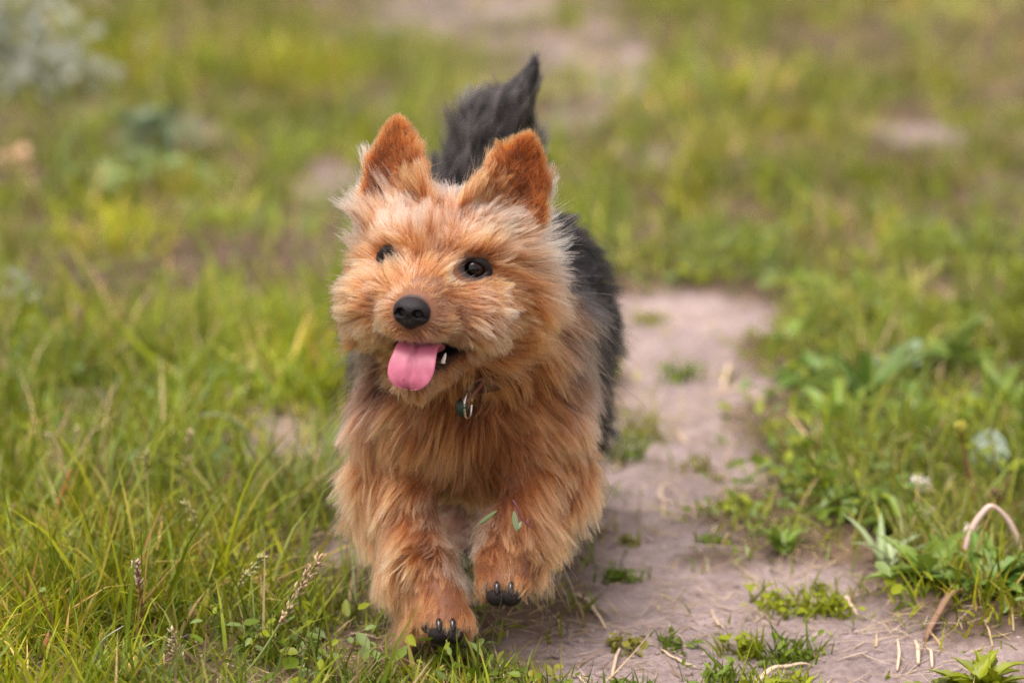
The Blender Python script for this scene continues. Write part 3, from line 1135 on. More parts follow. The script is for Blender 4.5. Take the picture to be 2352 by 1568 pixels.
def ground_z(P):
    w = 1 / (1 + ((P[:, 1] - .1) / 12) ** 2)
    m = path_mask(P)
    z = .020 * (vnoise(P, .45, 61) - .5) + .010 * (vnoise(P, .12, 62) - .5) + .008 * (vnoise(P, .035, 63) - .5) + .0050 * (vnoise(P, .016, 64) - .5)
    hoof = smooth01(.55, .70, vnoise(P, .07, 65)) * .006 * m
    return z * (1 - .10 * m) - .010 * m - hoof


def axis(a, b_, h, far, g=1.22):
    mid = list(np.arange(a, b_, h))
    out, s, x = [], h, b_
    while x < far:
        out.append(x); s *= g; x += s
    lo, s, x = [], h, a - h
    while x > -far:
        lo.append(x); s *= g; x -= s
    return np.array(lo[::-1] + mid + out)


gx, gy = axis(-1.2, 1.2, .009, 400), axis(-.55, 3.9, .010, 400)
GX, GY = np.meshgrid(gx, gy, indexing='ij')
GP = np.c_[GX.ravel(), GY.ravel()]
gm = path_mask(GP)
GZ = ground_z(GP)
ii = np.arange(len(gx) * len(gy)).reshape(len(gx), len(gy))
GF = np.stack([ii[:-1, :-1], ii[1:, :-1], ii[1:, 1:], ii[:-1, 1:]], -1).reshape(-1, 4)
DIRT = np.array([.390, .312, .300]); SOIL = np.array([.135, .093, .064])  # SOIL: earth under grass, darkened to paint in shade between blades
gc = mixc(SOIL * (.7 + .6 * vnoise(GP, .03, 71))[:, None], DIRT, np.clip(np.where(gm < .63, gm * .95, gm * 1.2) + .35 * (vnoise(GP, .05, 72) - .5) * (gm > .02), 0, 1))
gc *= (.72 + .50 * vnoise(GP, .09, 75))[:, None]
gc *= (.80 + .4 * vnoise(GP, .06, 73))[:, None] * (.88 + .24 * vnoise(GP, .016, 74))[:, None]
m_soil, nt, b = new_mat('trodden_earth')
a = nt.nodes.new('ShaderNodeAttribute'); a.attribute_name = 'col'
tc = nt.nodes.new('ShaderNodeTexCoord')
n = nt.nodes.new('ShaderNodeTexNoise'); n.inputs['Scale'].default_value = 170; n.inputs['Detail'].default_value = 7; n.inputs['Roughness'].default_value = .65
rg = nt.nodes.new('ShaderNodeMapRange'); rg.inputs[1].default_value = .25; rg.inputs[2].default_value = .75; rg.inputs[3].default_value = .62; rg.inputs[4].default_value = 1.35
x = nt.nodes.new('ShaderNodeVectorMath'); x.operation = 'SCALE'
nt.links.new(tc.outputs['Object'], n.inputs['Vector']); nt.links.new(n.outputs['Fac'], rg.inputs[0])
nt.links.new(a.outputs['Color'], x.inputs[0]); nt.links.new(rg.outputs[0], x.inputs['Scale'])
nt.links.new(x.outputs[0], b.inputs['Base Color'])
b.inputs['Roughness'].default_value = .95; b.inputs['Specular IOR Level'].default_value = .15
bp = nt.nodes.new('ShaderNodeBump'); bp.inputs['Strength'].default_value = .75; bp.inputs['Distance'].default_value = .005
nf = nt.nodes.new('ShaderNodeTexNoise'); nf.inputs['Scale'].default_value = 420; nf.inputs['Detail'].default_value = 6; nf.inputs['Roughness'].default_value = .7
nt.links.new(tc.outputs['Object'], nf.inputs['Vector'])
ad = nt.nodes.new('ShaderNodeMath'); ad.operation = 'ADD'
nt.links.new(n.outputs['Fac'], ad.inputs[0]); nt.links.new(nf.outputs['Fac'], ad.inputs[1])
nt.links.new(ad.outputs[0], bp.inputs['Height']); nt.links.new(bp.outputs[0], b.inputs['Normal'])
o = mesh_np('ground', np.c_[GP, GZ], GF, m_soil, colors=gc)
tag(o, 'trodden pale earth path running through patchy grass', kind='structure')


def gz(x, y):
    return float(ground_z(np.array([[x, y]], float))[0])


def on(px, py, up=0.0):
    """point of the ground seen at a pixel"""
    p = gnd(px, py)
    return np.array([p[0], p[1], gz(p[0], p[1]) + up])


# ------------------------------------------------------------------ blades (one array builder for all grass)
def blades(P, az, Ln, wd, lean, bend, cols, twist=None, seg=3):
    """arrays of tapered, bending ribbons; returns vertices, triangles and vertex colours"""
    n = len(P)
    t = np.linspace(0, 1, seg + 1)
    dirv = np.stack([np.cos(az), np.sin(az), np.zeros(n)], 1)
    side = np.stack([-np.sin(az), np.cos(az), np.zeros(n)], 1)
    if twist is not None:
        side = nrm(side * np.cos(twist)[:, None] + dirv * np.sin(twist)[:, None])
    V = np.zeros((n, 2 * seg + 1, 3)); C = np.zeros((n, 2 * seg + 1, 3))
    p = P.copy(); step = (Ln / seg)[:, None]
    for k in range(seg + 1):
        w = wd * (1 - t[k] ** 1.7) * (.75 + .25 * min(1, t[k] * 4))
        if k < seg:
            V[:, 2 * k] = p - side * w[:, None] * .5; V[:, 2 * k + 1] = p + side * w[:, None] * .5
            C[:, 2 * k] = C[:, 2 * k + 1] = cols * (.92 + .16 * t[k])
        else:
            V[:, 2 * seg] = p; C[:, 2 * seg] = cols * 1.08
        ang = lean + bend * (t[k] + .5 / seg)
        p = p + (dirv * np.sin(ang)[:, None] + np.array([0, 0, 1.0]) * np.cos(ang)[:, None]) * step
    tri = []
    for k in range(seg - 1):
        a = 2 * k
        tri += [(a, a + 1, a + 3), (a, a + 3, a + 2)]
    tri.append((2 * seg - 2, 2 * seg - 1, 2 * seg))
    nv = 2 * seg + 1
    F = (np.arange(n)[:, None, None] * nv + np.array(tri)[None]).reshape(-1, 3)
    return V.reshape(-1, 3), F, C.reshape(-1, 3)


GREEN = np.array([.108, .166, .008]); OLIVE = np.array([.225, .220, .032]); BLUEG = np.array([.170, .245, .070]); LIME = np.array([.230, .275, .010])
STRAW = np.array([.48, .37, .20]); DEAD = np.array([.27, .18, .10])
m_grass = leaf_mat('grass_blade', None, .30, .5)


def pick_colors(n, w, cs):
    w = np.asarray(w, float)
    k = (rng.random(n)[:, None] > np.cumsum(w / w.sum())[None]).sum(1)
    return np.array(cs)[np.clip(k, 0, len(cs) - 1)] * rng.uniform(.75, 1.2, (n, 1))


def scatter(n, x0, x1, y0, y1, dens):
    P = np.c_[rng.uniform(x0, x1, n), rng.uniform(y0, y1, n)]
    return P[rng.random(n) < dens(P)]


def lush(P):
    """tall, dense grass left of the dog and at the right; thin and short by the path"""
    m = path_mask(P)
    d = poly_sd(P, PATH)
    base = (1 - m) * smooth01(-.01, .10, d) * .8 + (1 - m) * .2
    left = smooth01(-.08, -.22, P[:, 0] + .02 * P[:, 1])
    return base, left, m


def dens_grass(P):
    base, left, m = lush(P)
    cl = smooth01(.36, .66, vnoise(P, .055, 81) * .55 + vnoise(P, .20, 82) * .45)
    near = smooth01(1.4, .3, P[:, 1])
    return base * (.10 + .90 * cl) * (.88 + .12 * near) * (.90 + .10 * left) + .004


def grow_grass(P):
    n = len(P)
    base, left, m = lush(P)
    near = smooth01(1.2, .4, P[:, 1])
    L_ = (.017 + .024 * base) * (1 + .22 * left * near - .05 * (1 - near)) * rng.lognormal(0, .42, n) * (.65 + .7 * vnoise(P, .18, 83))
    trod = np.exp(-(((P - gnd(1010, 1500)[:2]) / [.08, .11]) ** 2).sum(1))
    L_ = np.clip(L_ * (1 - .65 * trod), .006, .125)
    c = pick_colors(n, (5.6, 2.4, 1.4, 5.0, .9, .45), (GREEN, OLIVE, BLUEG, LIME, STRAW, DEAD))
    dryness = smooth01(.45, .75, vnoise(P, .30, 84)) * .25 * (1 - left * .7) + .03 * (1 - near) * (1 - left)
    c = mixc(c, np.array([.36, .30, .13]), np.clip(dryness * rng.random(n) * 1.6, 0, .8))
    tone = (.62 + .76 * vnoise(P, .085, 86)) * (.75 + .5 * vnoise(P, .26, 87))
    c = c * 1.2 * tone[:, None]
    yel = smooth01(.5, .8, vnoise(P, .13, 88))
    c = mixc(c, c * [1.25, 1.12, .6], yel)
    lean = np.abs(rng.normal(.36, .34, n)); bend = np.abs(rng.normal(.70, .55, n))
    wd = rng.lognormal(-5.92, .36, n).clip(.0011, .0060) * (1 + .35 * (1 - near))
    az = rng.uniform(0, 2 * math.pi, n)
    return blades(np.c_[P, ground_z(P) - .003], az, L_, wd, lean, bend, c, rng.uniform(0, math.pi, n))


def stuff_blades(name, VFC, label, cat, mat):
    V, F, C = VFC
    o = mesh_np(name, V, F, mat, colors=C)
    return tag(o, label, cat, kind='stuff')


PG = np.concatenate([scatter(175000, -.75, .75, -.42, 1.15, dens_grass), scatter(150000, -1.5, 1.5, 1.15, 4.6, dens_grass), scatter(14000, -4, 4, 4.6, 11, dens_grass)])
out_ = scatter(50000, -1.6, 1.6, -.5, 1.15, dens_grass); out_ = out_[np.abs(out_[:, 0]) > .75]
PG = np.concatenate([PG, out_])
print('grass blades', len(PG))
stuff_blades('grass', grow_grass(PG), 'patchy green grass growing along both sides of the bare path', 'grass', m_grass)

# dry straw and root fibres lying about
def dens_litter(P):
    m = path_mask(P)
    return .35 + .65 * smooth01(.35, .7, vnoise(P, .08, 91)) * (1 - .1 * m)


PL = np.concatenate([scatter(26000, -.8, .8, -.4, 1.2, dens_litter), scatter(9000, -1.4, 1.4, 1.2, 4.4, dens_litter)])
n = len(PL)
V, F, C = blades(np.c_[PL, ground_z(PL) + .0015], rng.uniform(0, 2 * math.pi, n), rng.lognormal(-3.75, .5, n).clip(.006, .09), rng.uniform(.0006, .0018, n),
                 np.full(n, 1.42) + rng.normal(0, .08, n), rng.normal(.12, .25, n), pick_colors(n, (4, 2, 2), (STRAW, np.array([.55, .44, .33]), DEAD)), rng.normal(0, .4, n))
V[:, 2] = np.maximum(V[:, 2], ground_z(V[:, :2]) + .0008)
o = mesh_np('straw_litter', V, F, leaf_mat('dry_straw', None, .12, .75), colors=C)
tag(o, 'thin bits of dry straw and roots littering the earth', 'straw', kind='stuff')

# clods of earth
ico = bmesh.new(); bmesh.ops.create_icosphere(ico, subdivisions=1, radius=1.0)
IV = np.array([v.co[:] for v in ico.verts]); IF = np.array([[v.index for v in f.verts] for f in ico.faces]); ico.free()
PC = scatter(16000, -.6, .9, -.4, 2.0, lambda P: path_mask(P) * smooth01(.35, .75, vnoise(P, .05, 95)))
n = len(PC)
r = rng.lognormal(-6.3, .45, n).clip(.0006, .005)
V = IV[None] * r[:, None, None] * rng.uniform(.55, 1.2, (n, len(IV), 1)) * [1, 1, .65] + np.c_[PC, ground_z(PC) + r * .2][:, None]
F = (np.arange(n)[:, None, None] * len(IV) + IF[None]).reshape(-1, 3)
C = np.repeat(DIRT * rng.uniform(.85, 1.35, (n, 1)), len(IV), 0)
o = mesh_np('soil_crumbs', V.reshape(-1, 3), F, m_soil, colors=C)
tag(o, 'loose crumbs of pale earth scattered on the path', 'soil', kind='stuff')

# low round-leaved ground cover
def dens_clover(P):
    base, left, m = lush(P)
    return base * smooth01(.52, .78, vnoise(P, .16, 97)) * .9


def dens_bank(P):
    base, left, m = lush(P)
    return base * smooth01(.10, .22, P[:, 0]) * smooth01(.40, .62, vnoise(P, .10, 98))


PK = np.concatenate([scatter(16000, -.75, .75, -.35, 1.2, dens_clover), scatter(26000, .05, .80, -.15, 1.5, dens_bank), scatter(12000, -1.4, 1.4, 1.2, 4.2, dens_clover)])


def leaflets(P3, rad, cols, tilt=.5, k=7):
    n = len(P3)
    shp = np.array([(0, 0, -.10), (1.45, 0, -.20), (.55, .55, .12), (-.4, .62, .14), (-1, .15, 0), (-1, -.15, 0), (-.4, -.62, .14), (.55, -.55, .12)])
    N = nrm(np.c_[rng.normal(0, tilt, n), rng.normal(-.15, tilt, n), np.ones(n)])
    X = nrm(np.cross(N, np.c_[rng.normal(0, 1, (n, 2)), np.zeros(n)])); Y = np.cross(N, X)
    V = P3[:, None] + rad[:, None, None] * (shp[None, :, :1] * X[:, None] + shp[None, :, 1:2] * Y[:, None] + shp[None, :, 2:] * N[:, None])
    T_ = np.array([(0, 1 + i, 1 + (i + 1) % k) for i in range(k)])
    F = (np.arange(n)[:, None, None] * (k + 1) + T_[None]).reshape(-1, 3)
    return V.reshape(-1, 3), F, np.repeat(cols, k + 1, 0)


n = len(PK)
V, F, C = leaflets(np.c_[PK, ground_z(PK) + rng.uniform(.004, .03, n)], rng.lognormal(-5.4, .35, n).clip(.002, .0085), pick_colors(n, (3, 2, 3), (GREEN, BLUEG * 1.1, LIME)))
o = mesh_np('ground_cover', V, F, m_grass, colors=C)
tag(o, 'low small-leaved ground cover growing between the grass', 'ground cover', kind='stuff')

# ================================================================== THINGS GROWING OR LYING ABOUT
m_leaf = leaf_mat('weed_leaf', None, .25, .42, var=.25, vscale=90)
m_straw = plain('pale_straw', (.55, .43, .31), rough=.7, noise=.25, nscale=120)
m_twig = plain('brown_twig', (.23, .135, .085), rough=.8, noise=.3, nscale=150)
m_stem_brown = plain('reddish_stem', (.20, .075, .040), rough=.6, noise=.25, nscale=150)
m_stem_green = plain('green_stem', (.22, .27, .08), rough=.55, noise=.2, nscale=150)
m_stalk = plain('pale_stalk', (.62, .46, .41), rough=.45, noise=.15, nscale=120)
m_seed = leaf_mat('seed_husk', None, .2, .7)
m_petal = leaf_mat('clover_petal', None, .3, .6)


def shift(pts, base):
    return np.asarray(pts) - 0


def frame_pts(px, Y0, dY=0.0):
    """points of the picture standing in an upright plane through depth Y0 (leaning by dY towards the tip)"""
    n = max(len(px) - 1, 1)
    return np.array([at(x, y, Y0 + dY * i / n) for i, (x, y) in enumerate(px)])


OCT = np.array([(0, 0, 1), (1, 0, .1), (0, 1, .1), (-1, 0, .1), (0, -1, .1), (0, 0, -1)], float)
OCTF = np.array([(0, 1, 2), (0, 2, 3), (0, 3, 4), (0, 4, 1), (5, 2, 1), (5, 3, 2), (5, 4, 3), (5, 1, 4)])


def spindles(C, D, ln, wd, cols):
    """small pointed grains: centres, directions, half lengths and half widths"""
    n = len(C)
    D = nrm(D); X = nrm(np.cross(D, rng.normal(0, 1, (n, 3)))); Y = np.cross(D, X)
    V = C[:, None] + OCT[None, :, :1] * X[:, None] * wd[:, None, None] + OCT[None, :, 1:2] * Y[:, None] * wd[:, None, None] + OCT[None, :, 2:] * D[:, None] * ln[:, None, None]
    F = (np.arange(n)[:, None, None] * 6 + OCTF[None]).reshape(-1, 3)
    return V.reshape(-1, 3), F, np.repeat(cols, 6, 0)


def seed_grass(px, frac, spread, n, label, color=(.47, .37, .22), dY=-.01, stem_mat=None, rad=.0007, group='grass seed heads left of the dog'):
    """a grass stalk with a seed head on its last part; px runs from the ground upwards"""
    base = on(*px[0]); dY = dY - .02
    P = spline(np.concatenate([[base], frame_pts(px, base[1], dY)[1:]]), 30)
    r = empty('seed_grass', base)
    tag(r, label, 'grass', group, kind='thing')
    tube('stem', P, [rad * 1.4, rad, rad * .6], stem_mat or m_stem_green, r, n=6)
    t = 1 - frac * rng.random(n) ** .9
    i = np.clip(t * 29, 0, 28.99); k = i.astype(int); f = (i - k)[:, None]
    C0 = P[k] * (1 - f) + P[k + 1] * f
    tg = nrm(P[k + 1] - P[k])
    out = nrm(rng.normal(0, 1, (n, 3)))
    u = (1 - t) / frac
    sp = spread * (.25 + .9 * np.sin(np.pi * np.clip(u * .8 + .12, 0, 1)))
    C = C0 + out * (sp * rng.random(n) ** .6)[:, None] + tg * (sp * .7)[:, None]
    c = np.array(color) * rng.uniform(.65, 1.35, (n, 1))
    V, F, cc = spindles(C, tg + out * .55, rng.uniform(.0024, .0046, n), rng.uniform(.0007, .0013, n), c)
    # little branches that carry the grains
    nb = n // 3
    Vb, Fb, cb = spindles((C0[:nb] + C[:nb]) / 2, C[:nb] - C0[:nb], np.linalg.norm(C[:nb] - C0[:nb], axis=1) / 2 + .0004, np.full(nb, .00025), c[:nb] * .8)
    V2 = np.concatenate([V, Vb]); F2 = np.concatenate([F, Fb + len(V)])
    mesh_np('seed_head', V2, F2, m_seed, r, smooth=False, colors=np.concatenate([cc, cb]))
    return r


def leaf(base, az, ln, wd, elev, droop, color, parent, lobes=0, lobe=.0, name='leaf', fold=.25, mat=None):
    nu, nv = 15, 5
    p = np.array(base, float); V = []; cols = []
    h = np.array([math.cos(az), math.sin(az), 0]); s = np.array([-math.sin(az), math.cos(az), 0])
    for i in range(nu):
        t = i / (nu - 1)
        e = elev - droop * t
        d = h * math.cos(e) + np.array([0, 0, 1]) * math.sin(e)
        nn_ = np.cross(d, s) * -1
        if nn_[2] < 0: nn_ = -nn_
        w = wd * (math.sin(math.pi * min(1, .06 + .94 * t ** .75)) ** .8) * (1 - .15 * t)
        if lobes:
            ph = (t * lobes) % 1.0
            w *= 1 - lobe * ph
        w = max(w, wd * .04)
        for j in range(nv):
            a = (j / (nv - 1) - .5) * 2
            V.append(p + s * a * w * .5 + nn_ * (abs(a) * w * fold + .04 * wd * math.sin(7 * t + 3 * a)))
            cols.append(np.array(color) * (1.25 if j == 2 else 1.0))
        p = p + d * ln / (nu - 1)
    F = [(i * nv + j, i * nv + j + 1, (i + 1) * nv + j + 1, (i + 1) * nv + j) for i in range(nu - 1) for j in range(nv - 1)]
    return mesh_np(name, V, np.array(F), mat or m_leaf, parent, colors=np.array(cols))


def weed(name, px, label, n, ln, wd, color, lobes=0, lobe=0, elev=(.2, .9), cat='weed', group=None, droop=(.3, 1.0), stem=0):
    base = on(*px)
    r = empty(name, base); tag(r, label, cat, group)
    for i in range(n):
        az = 2 * math.pi * (i + random.random() * .8) / n * 1.0 + i * .35
        b0 = base + np.array([random.gauss(0, .004), random.gauss(0, .004), .001 + stem * random.random()])
        k = random.uniform(.65, 1.15)
        leaf(b0, az, ln * k, wd * k, random.uniform(*elev), random.uniform(*droop), np.array(color) * random.uniform(.7, 1.3), r, lobes, lobe)
    return r


def tuft(px, n, ln, label, color=GREEN, spread=.012, wide=.0022, cat='tuft', group='green tufts on the bare path'):
    base = on(*px)
    P = np.c_[base[0] + rng.normal(0, spread, n), base[1] + rng.normal(0, spread * .8, n)]
    P3 = np.c_[P, ground_z(P) - .001]
    c = np.asarray(color) * rng.uniform(.7, 1.3, (n, 1))
    V, F, C = blades(P3, rng.uniform(0, 6.28, n), ln * rng.lognormal(0, .3, n), wide * rng.uniform(.7, 1.4, n), np.abs(rng.normal(.35, .3, n)), np.abs(rng.normal(.5, .3, n)), c, rng.uniform(0, 3.14, n))
    k = n // 2
    Pk = P3[:k] + np.c_[np.zeros((k, 2)), rng.uniform(.2, .8, k) * ln]
    V2, F2, C2 = leaflets(Pk, rng.uniform(.0022, .0048, k), np.asarray(color) * rng.uniform(.8, 1.4, (k, 1)), .6)
    o = mesh_np('grass_tuft', np.concatenate([V, V2]), np.concatenate([F, F2 + len(V)]), m_grass, colors=np.concatenate([C, C2]), local=base)
    return tag(o, label, cat, group)


def straw(px, label, r=.0013, mat=None, lift=.002, group='dry stalks lying on the path', cat='stalk', name='dry_stalk', arch=0.0):
    C = np.array([on(*p, up=lift) for p in px])
    P = spline(C, 20)
    P[:, 2] += arch * np.sin(np.linspace(0, math.pi, 20)) + .0006 * np.sin(np.linspace(0, 17, 20))
    o = tube(name, P, [r * .7, r, r * .9, r * .35], mat or m_straw, None, n=7, local=C[0], flat=.6)
    return tag(o, label, cat, group)


def clover_flower(px, py, hgt, size, label, color=(.80, .76, .70)):
    """round white flower head; (px, py) is where its base meets the ground"""
    base = on(px, py)
    r = empty('clover_flower', base); tag(r, label, 'flower', 'white clover flowers at the right')
    top = base + np.array([random.gauss(0, .006), -.004, hgt])
    tube('stem', spline([base, (base + top) / 2 + [.003, 0, 0], top], 12), .0008, m_stem_green, r, n=6)
    n = 90
    D = nrm(rng.normal(0, 1, (n, 3)) + [0, 0, .35])
    c = np.array(color) * rng.uniform(.8, 1.1, (n, 1))
    c[D[:, 2] < -.25] = np.array([.45, .28, .16])
    V, F, C = spindles(top + D * size * rng.uniform(.55, .95, (n, 1)), D + [0, 0, .2], np.full(n, size * .45), np.full(n, size * .14), c)
    mesh_np('flower_head', V, F, m_petal, r, colors=C)
    return r


# --- seed heads in the grass at the left (pixels from the ground upwards)
seed_grass([(540, 1568), (600, 1500), (665, 1395), (736, 1278)], .46, .0048, 85, 'tall straw-coloured seed head leaning towards the dog from the left grass', (.50, .37, .23), rad=.0009)
seed_grass([(352, 1262), (362, 1225), (378, 1170)], .62, .0038, 45, 'pale brownish seed head upright in the grass, left of the leaning one', (.52, .40, .30))
seed_grass([(322, 1240), (330, 1130), (337, 1040)], .42, .0026, 30, 'slim green seed head standing in the left grass, mid height', (.42, .40, .17))
seed_grass([(428, 1150), (424, 1080), (436, 995)], .55, .0038, 38, 'cream seed head on a bent stalk below the drooping blade', (.58, .48, .30))
seed_grass([(500, 1330), (485, 1250), (425, 1155)], .55, .0040, 44, 'loose green seed head leaning left in the near grass', (.45, .42, .20))
seed_grass([(540, 1430), (548, 1350), (600, 1280)], .5, .0044, 46, 'greenish seed head leaning right beside the tall straw one', (.44, .42, .18))
seed_grass([(130, 1120), (125, 1060), (112, 1000)], .6, .0048, 44, 'yellowish feathery seed head near the left edge of the grass', (.50, .46, .24))
seed_grass([(185, 1110), (182, 1050), (178, 985)], .6, .0048, 44, 'feathery seed head right of the yellowish one near the left edge', (.52, .47, .26))
seed_grass([(332, 1470), (325, 1390), (314, 1290)], .35, .0034, 36, 'reddish stalk with a small pale seed head at lower left', (.55, .42, .34), stem_mat=m_stem_brown, rad=.0011)
seed_grass([(425, 1560), (412, 1510), (395, 1452)], .7, .0050, 54, 'tangled pale seed head low in the near grass', (.52, .42, .30))
seed_grass([(160, 1330), (165, 1280), (160, 1235)], .7, .0050, 46, 'bushy green seed head low at the left', (.38, .40, .18))
seed_grass([(188, 840), (182, 770), (186, 712)], .5, .0050, 34, 'blurred reddish seed head farther back at the left', (.45, .30, .20))
seed_grass([(215, 700), (215, 660), (208, 620)], .55, .0050, 30, 'pale seed head at the left behind the blurred reddish one', (.52, .44, .28))

# --- odd blades
base = on(505, 1010)
r = empty('drooping_grass', base)
tag(r, 'pale grass blade curling over at its tip, left of the dog', 'grass blade', kind='thing')
tube('blade', spline(frame_pts([(505, 1020), (520, 965), (530, 905), (522, 884), (514, 882)], base[1], -.01), 26), [.0014, .0020, .0022, .0010], leaf_mat('pale_blade', (.62, .54, .36), .2, .6), r, n=6, flat=.35)
base = on(560, 1060)
r = empty('curved_grass', base)
tag(r, 'thick bluish grass blade arching down beside the curled pale one', 'grass blade', kind='thing')
tube('blade', spline(frame_pts([(575, 1060), (565, 990), (535, 962), (490, 950), (452, 957)], base[1], -.01), 26), [.0024, .0028, .0026, .0012], leaf_mat('blue_blade', (.30, .36, .22), .25, .5), r, n=6, flat=.35)
base = on(203, 1568)
r = empty('bent_grass', base)
tag(r, 'pale blade with a sharp bend near the bottom edge at left', 'grass blade', kind='thing')
tube('blade', spline(frame_pts([(200, 1568), (225, 1500), (240, 1466), (284, 1436)], base[1], -.01), 26), [.0016, .0026, .0022, .0006], leaf_mat('grey_blade', (.50, .52, .42), .25, .5), r, n=6, flat=.3)
base = on(104, 1270)
r = empty('dead_grass', base)
tag(r, 'orange-brown dead blade slanting up at the left', 'grass blade', kind='thing')
tube('blade', spline(frame_pts([(104, 1270), (125, 1190), (162, 1078)], base[1], -.01), 20), [.0016, .0020, .0010], leaf_mat('dead_blade', (.48, .22, .07), .25, .6), r, n=6, flat=.35)
base = on(103, 1530)
r = empty('brown_bud', base)
tag(r, 'small reddish-brown bud on a stalk at the lower left corner', 'bud')
tube('stem', spline(frame_pts([(103, 1545), (105, 1505)], base[1], -.004), 8), .0008, m_stem_green, r, n=6)
tube('bud', frame_pts([(103, 1512), (103, 1495), (107, 1475), (112, 1448)], base[1] - .004), [.0012, .0030, .0026, .0003], plain('bud_scale', (.30, .11, .045), rough=.5, noise=.3), r, n=8)

# --- silvery wormwood and grey-green leaves far back at the left
def frond(px, label, n, hgt, col_, spread, name='wormwood_plant', size=.010):
    base = on(*px)
    r = empty(name, base); tag(r, label, 'plant')
    st = np.array([[0, 0, 0], [.01, 0, hgt * .5], [random.uniform(-.02, .03), -.01, hgt]])
    tube('stem', spline(base + st, 10), .0016, m_stem_green, r, n=6)
    P = base + np.c_[rng.normal(0, spread, n), rng.normal(0, spread, n), rng.uniform(.1, 1.05, n) * hgt]
    V, F, C = leaflets(P, rng.uniform(.5, 1.2, n) * size, np.asarray(col_) * rng.uniform(.75, 1.2, (n, 1)), .7)
    mesh_np('foliage', V, F, m_leaf, r, colors=C)
    return r


SILVER = np.array([.33, .36, .29])
frond((20, 190), 'silvery wormwood plant blurred in the top left corner', 120, .16, SILVER, .055, size=.016)
frond((110, 215), 'lower silvery sprig right of the wormwood in the top left', 70, .07, SILVER * .92, .045, size=.014)
frond((345, 360), 'grey-green broad-leaved plant blurred in the upper left grass', 46, .06, np.array([.20, .27, .15]), .030, name='broad_leaved_plant', size=.017)
frond((250, 440), 'pale green leafy plant in front of the grey-green one', 40, .04, np.array([.22, .30, .10]), .035, name='leafy_plant', size=.014)
frond((60, 760), 'silvery sprig at the left edge, level with the dog tongue', 44, .05, SILVER * .75, .022, size=.008)
frond((32, 385), 'tan withered flower at the left edge, upper part', 16, .04, np.array([.60, .40, .24]), .012, name='withered_flower', size=.011)

# --- green tufts on the path
for p_, n_, l_, lb, c_, s_ in (
        ((1413, 1292), 60, .013, 'low green tuft alone on the path, right of the raised paw', GREEN * 1.1, .010),
        ((1565, 850), 46, .026, 'bright green tuft in the middle of the path behind the dog', GREEN * 1.2, .012),
        ((1689, 1168), 60, .014, 'flat yellow-green tuft at the right edge of the path, below the curled stalk', LIME, .012),
        ((1640, 1228), 26, .008, 'tiny green sprout on the path below the flat yellow-green tuft', GREEN, .006),
        ((1440, 1226), 20, .010, 'tiny dry-green sprout above the low tuft on the path', OLIVE, .006),
        ((1800, 1360), 90, .020, 'yellow-green leafy tuft in the right foreground of the path', LIME, .015),
        ((1909, 1372), 70, .018, 'round bright tuft right of the leafy one in the foreground', LIME, .011),
        ((1716, 1440), 60, .022, 'upright bright green tuft left of centre in the foreground cluster', LIME * .9, .008),
        ((1821, 1448), 80, .022, 'dark green tuft below the leafy one in the foreground', GREEN, .013),
        ((1667, 1496), 60, .022, 'leaning green tuft left of the long dry stalk', GREEN * 1.1, .012),
        ((1790, 1540), 110, .020, 'broad bright tuft at the bottom beside the long dry stalk', LIME, .016),
        ((1440, 1446), 36, .010, 'small olive tuft on the path right of the lowest paw', OLIVE, .008),
        ((1544, 1434), 30, .009, 'thin green sprout in the middle of the near path', GREEN, .008),
        ((1449, 1528), 40, .016, 'short tuft at the bottom edge right of the dog', GREEN, .010),
        ((1884, 1316), 24, .012, 'tiny bright sprout above the round tuft', LIME, .006),
        ((1600, 1553), 50, .018, 'grassy tuft at the bottom edge, middle of the path', GREEN, .012),
        ((1475, 990), 60, .034, 'thin grassy tuft on the path just right of the dog body', OLIVE, .014),
        ((1440, 1040), 50, .030, 'grass tuft right beside the dog elbow', GREEN, .012),
        ((1480, 725), 60, .018, 'yellowish tuft at the far end of the path', OLIVE, .012),
        ((1120, 1560), 60, .030, 'sparse grass tuft at the bottom edge below the raised paw', GREEN, .018),
        ((1210, 1530), 50, .026, 'thin grass tuft at the near left edge of the path', OLIVE, .016),
        ((1290, 1562), 50, .028, 'grass tuft at the bottom edge where the path begins', GREEN, .016),
        ((1060, 1500), 40, .022, 'short grass tuft directly under the lowest paw', GREEN, .014),
        ((1600, 1060), 30, .020, 'sparse dry tuft on the path beyond the curled stalk', OLIVE, .012)):
    tuft(p_, n_, l_, lb, c_, s_)

# --- dry stalks on the path
straw([(1322, 1338), (1352, 1372), (1391, 1414)], 'straight pale stalk lying right of the lowest paw', .0019)
straw([(1635, 1360), (1648, 1385), (1662, 1402)], 'short pale straw in the middle of the near path', .0016)
straw([(1572, 1132), (1521, 1108), (1524, 1090), (1560, 1096)], 'pale stalk curled into a hook on the path', .0017)
straw([(1344, 1208), (1352, 1178), (1362, 1158)], 'short white stalk beside the left foreleg of the dog', .0024, arch=.006)
straw([(1390, 1140), (1391, 1118)], 'tiny upright straw on the path near the dog elbow', .0014, arch=.004)
straw([(1524, 1170), (1524, 1147)], 'tiny white straw below the hooked stalk', .0016, arch=.005)
straw([(1716, 1532), (1760, 1500), (1810, 1480), (1866, 1466)], 'long curved pale stalk lying in the right foreground', .0026, arch=.006)
straw([(1600, 1506), (1720, 1512), (1870, 1492)], 'thin brown stalk lying along the long curved one', .0014, m_twig)
straw([(2126, 1436), (2180, 1405), (2230, 1366)], 'brown twig slanting out from under the leafy weed', .0030, m_twig, arch=.010)
straw([(1406, 1500), (1416, 1470), (1426, 1450)], 'forked bit of pale root left of the near tufts', .0014, arch=.004)
straw([(1330, 1505), (1352, 1520), (1372, 1535)], 'short straw in the near corner of the path by the grass', .0013)
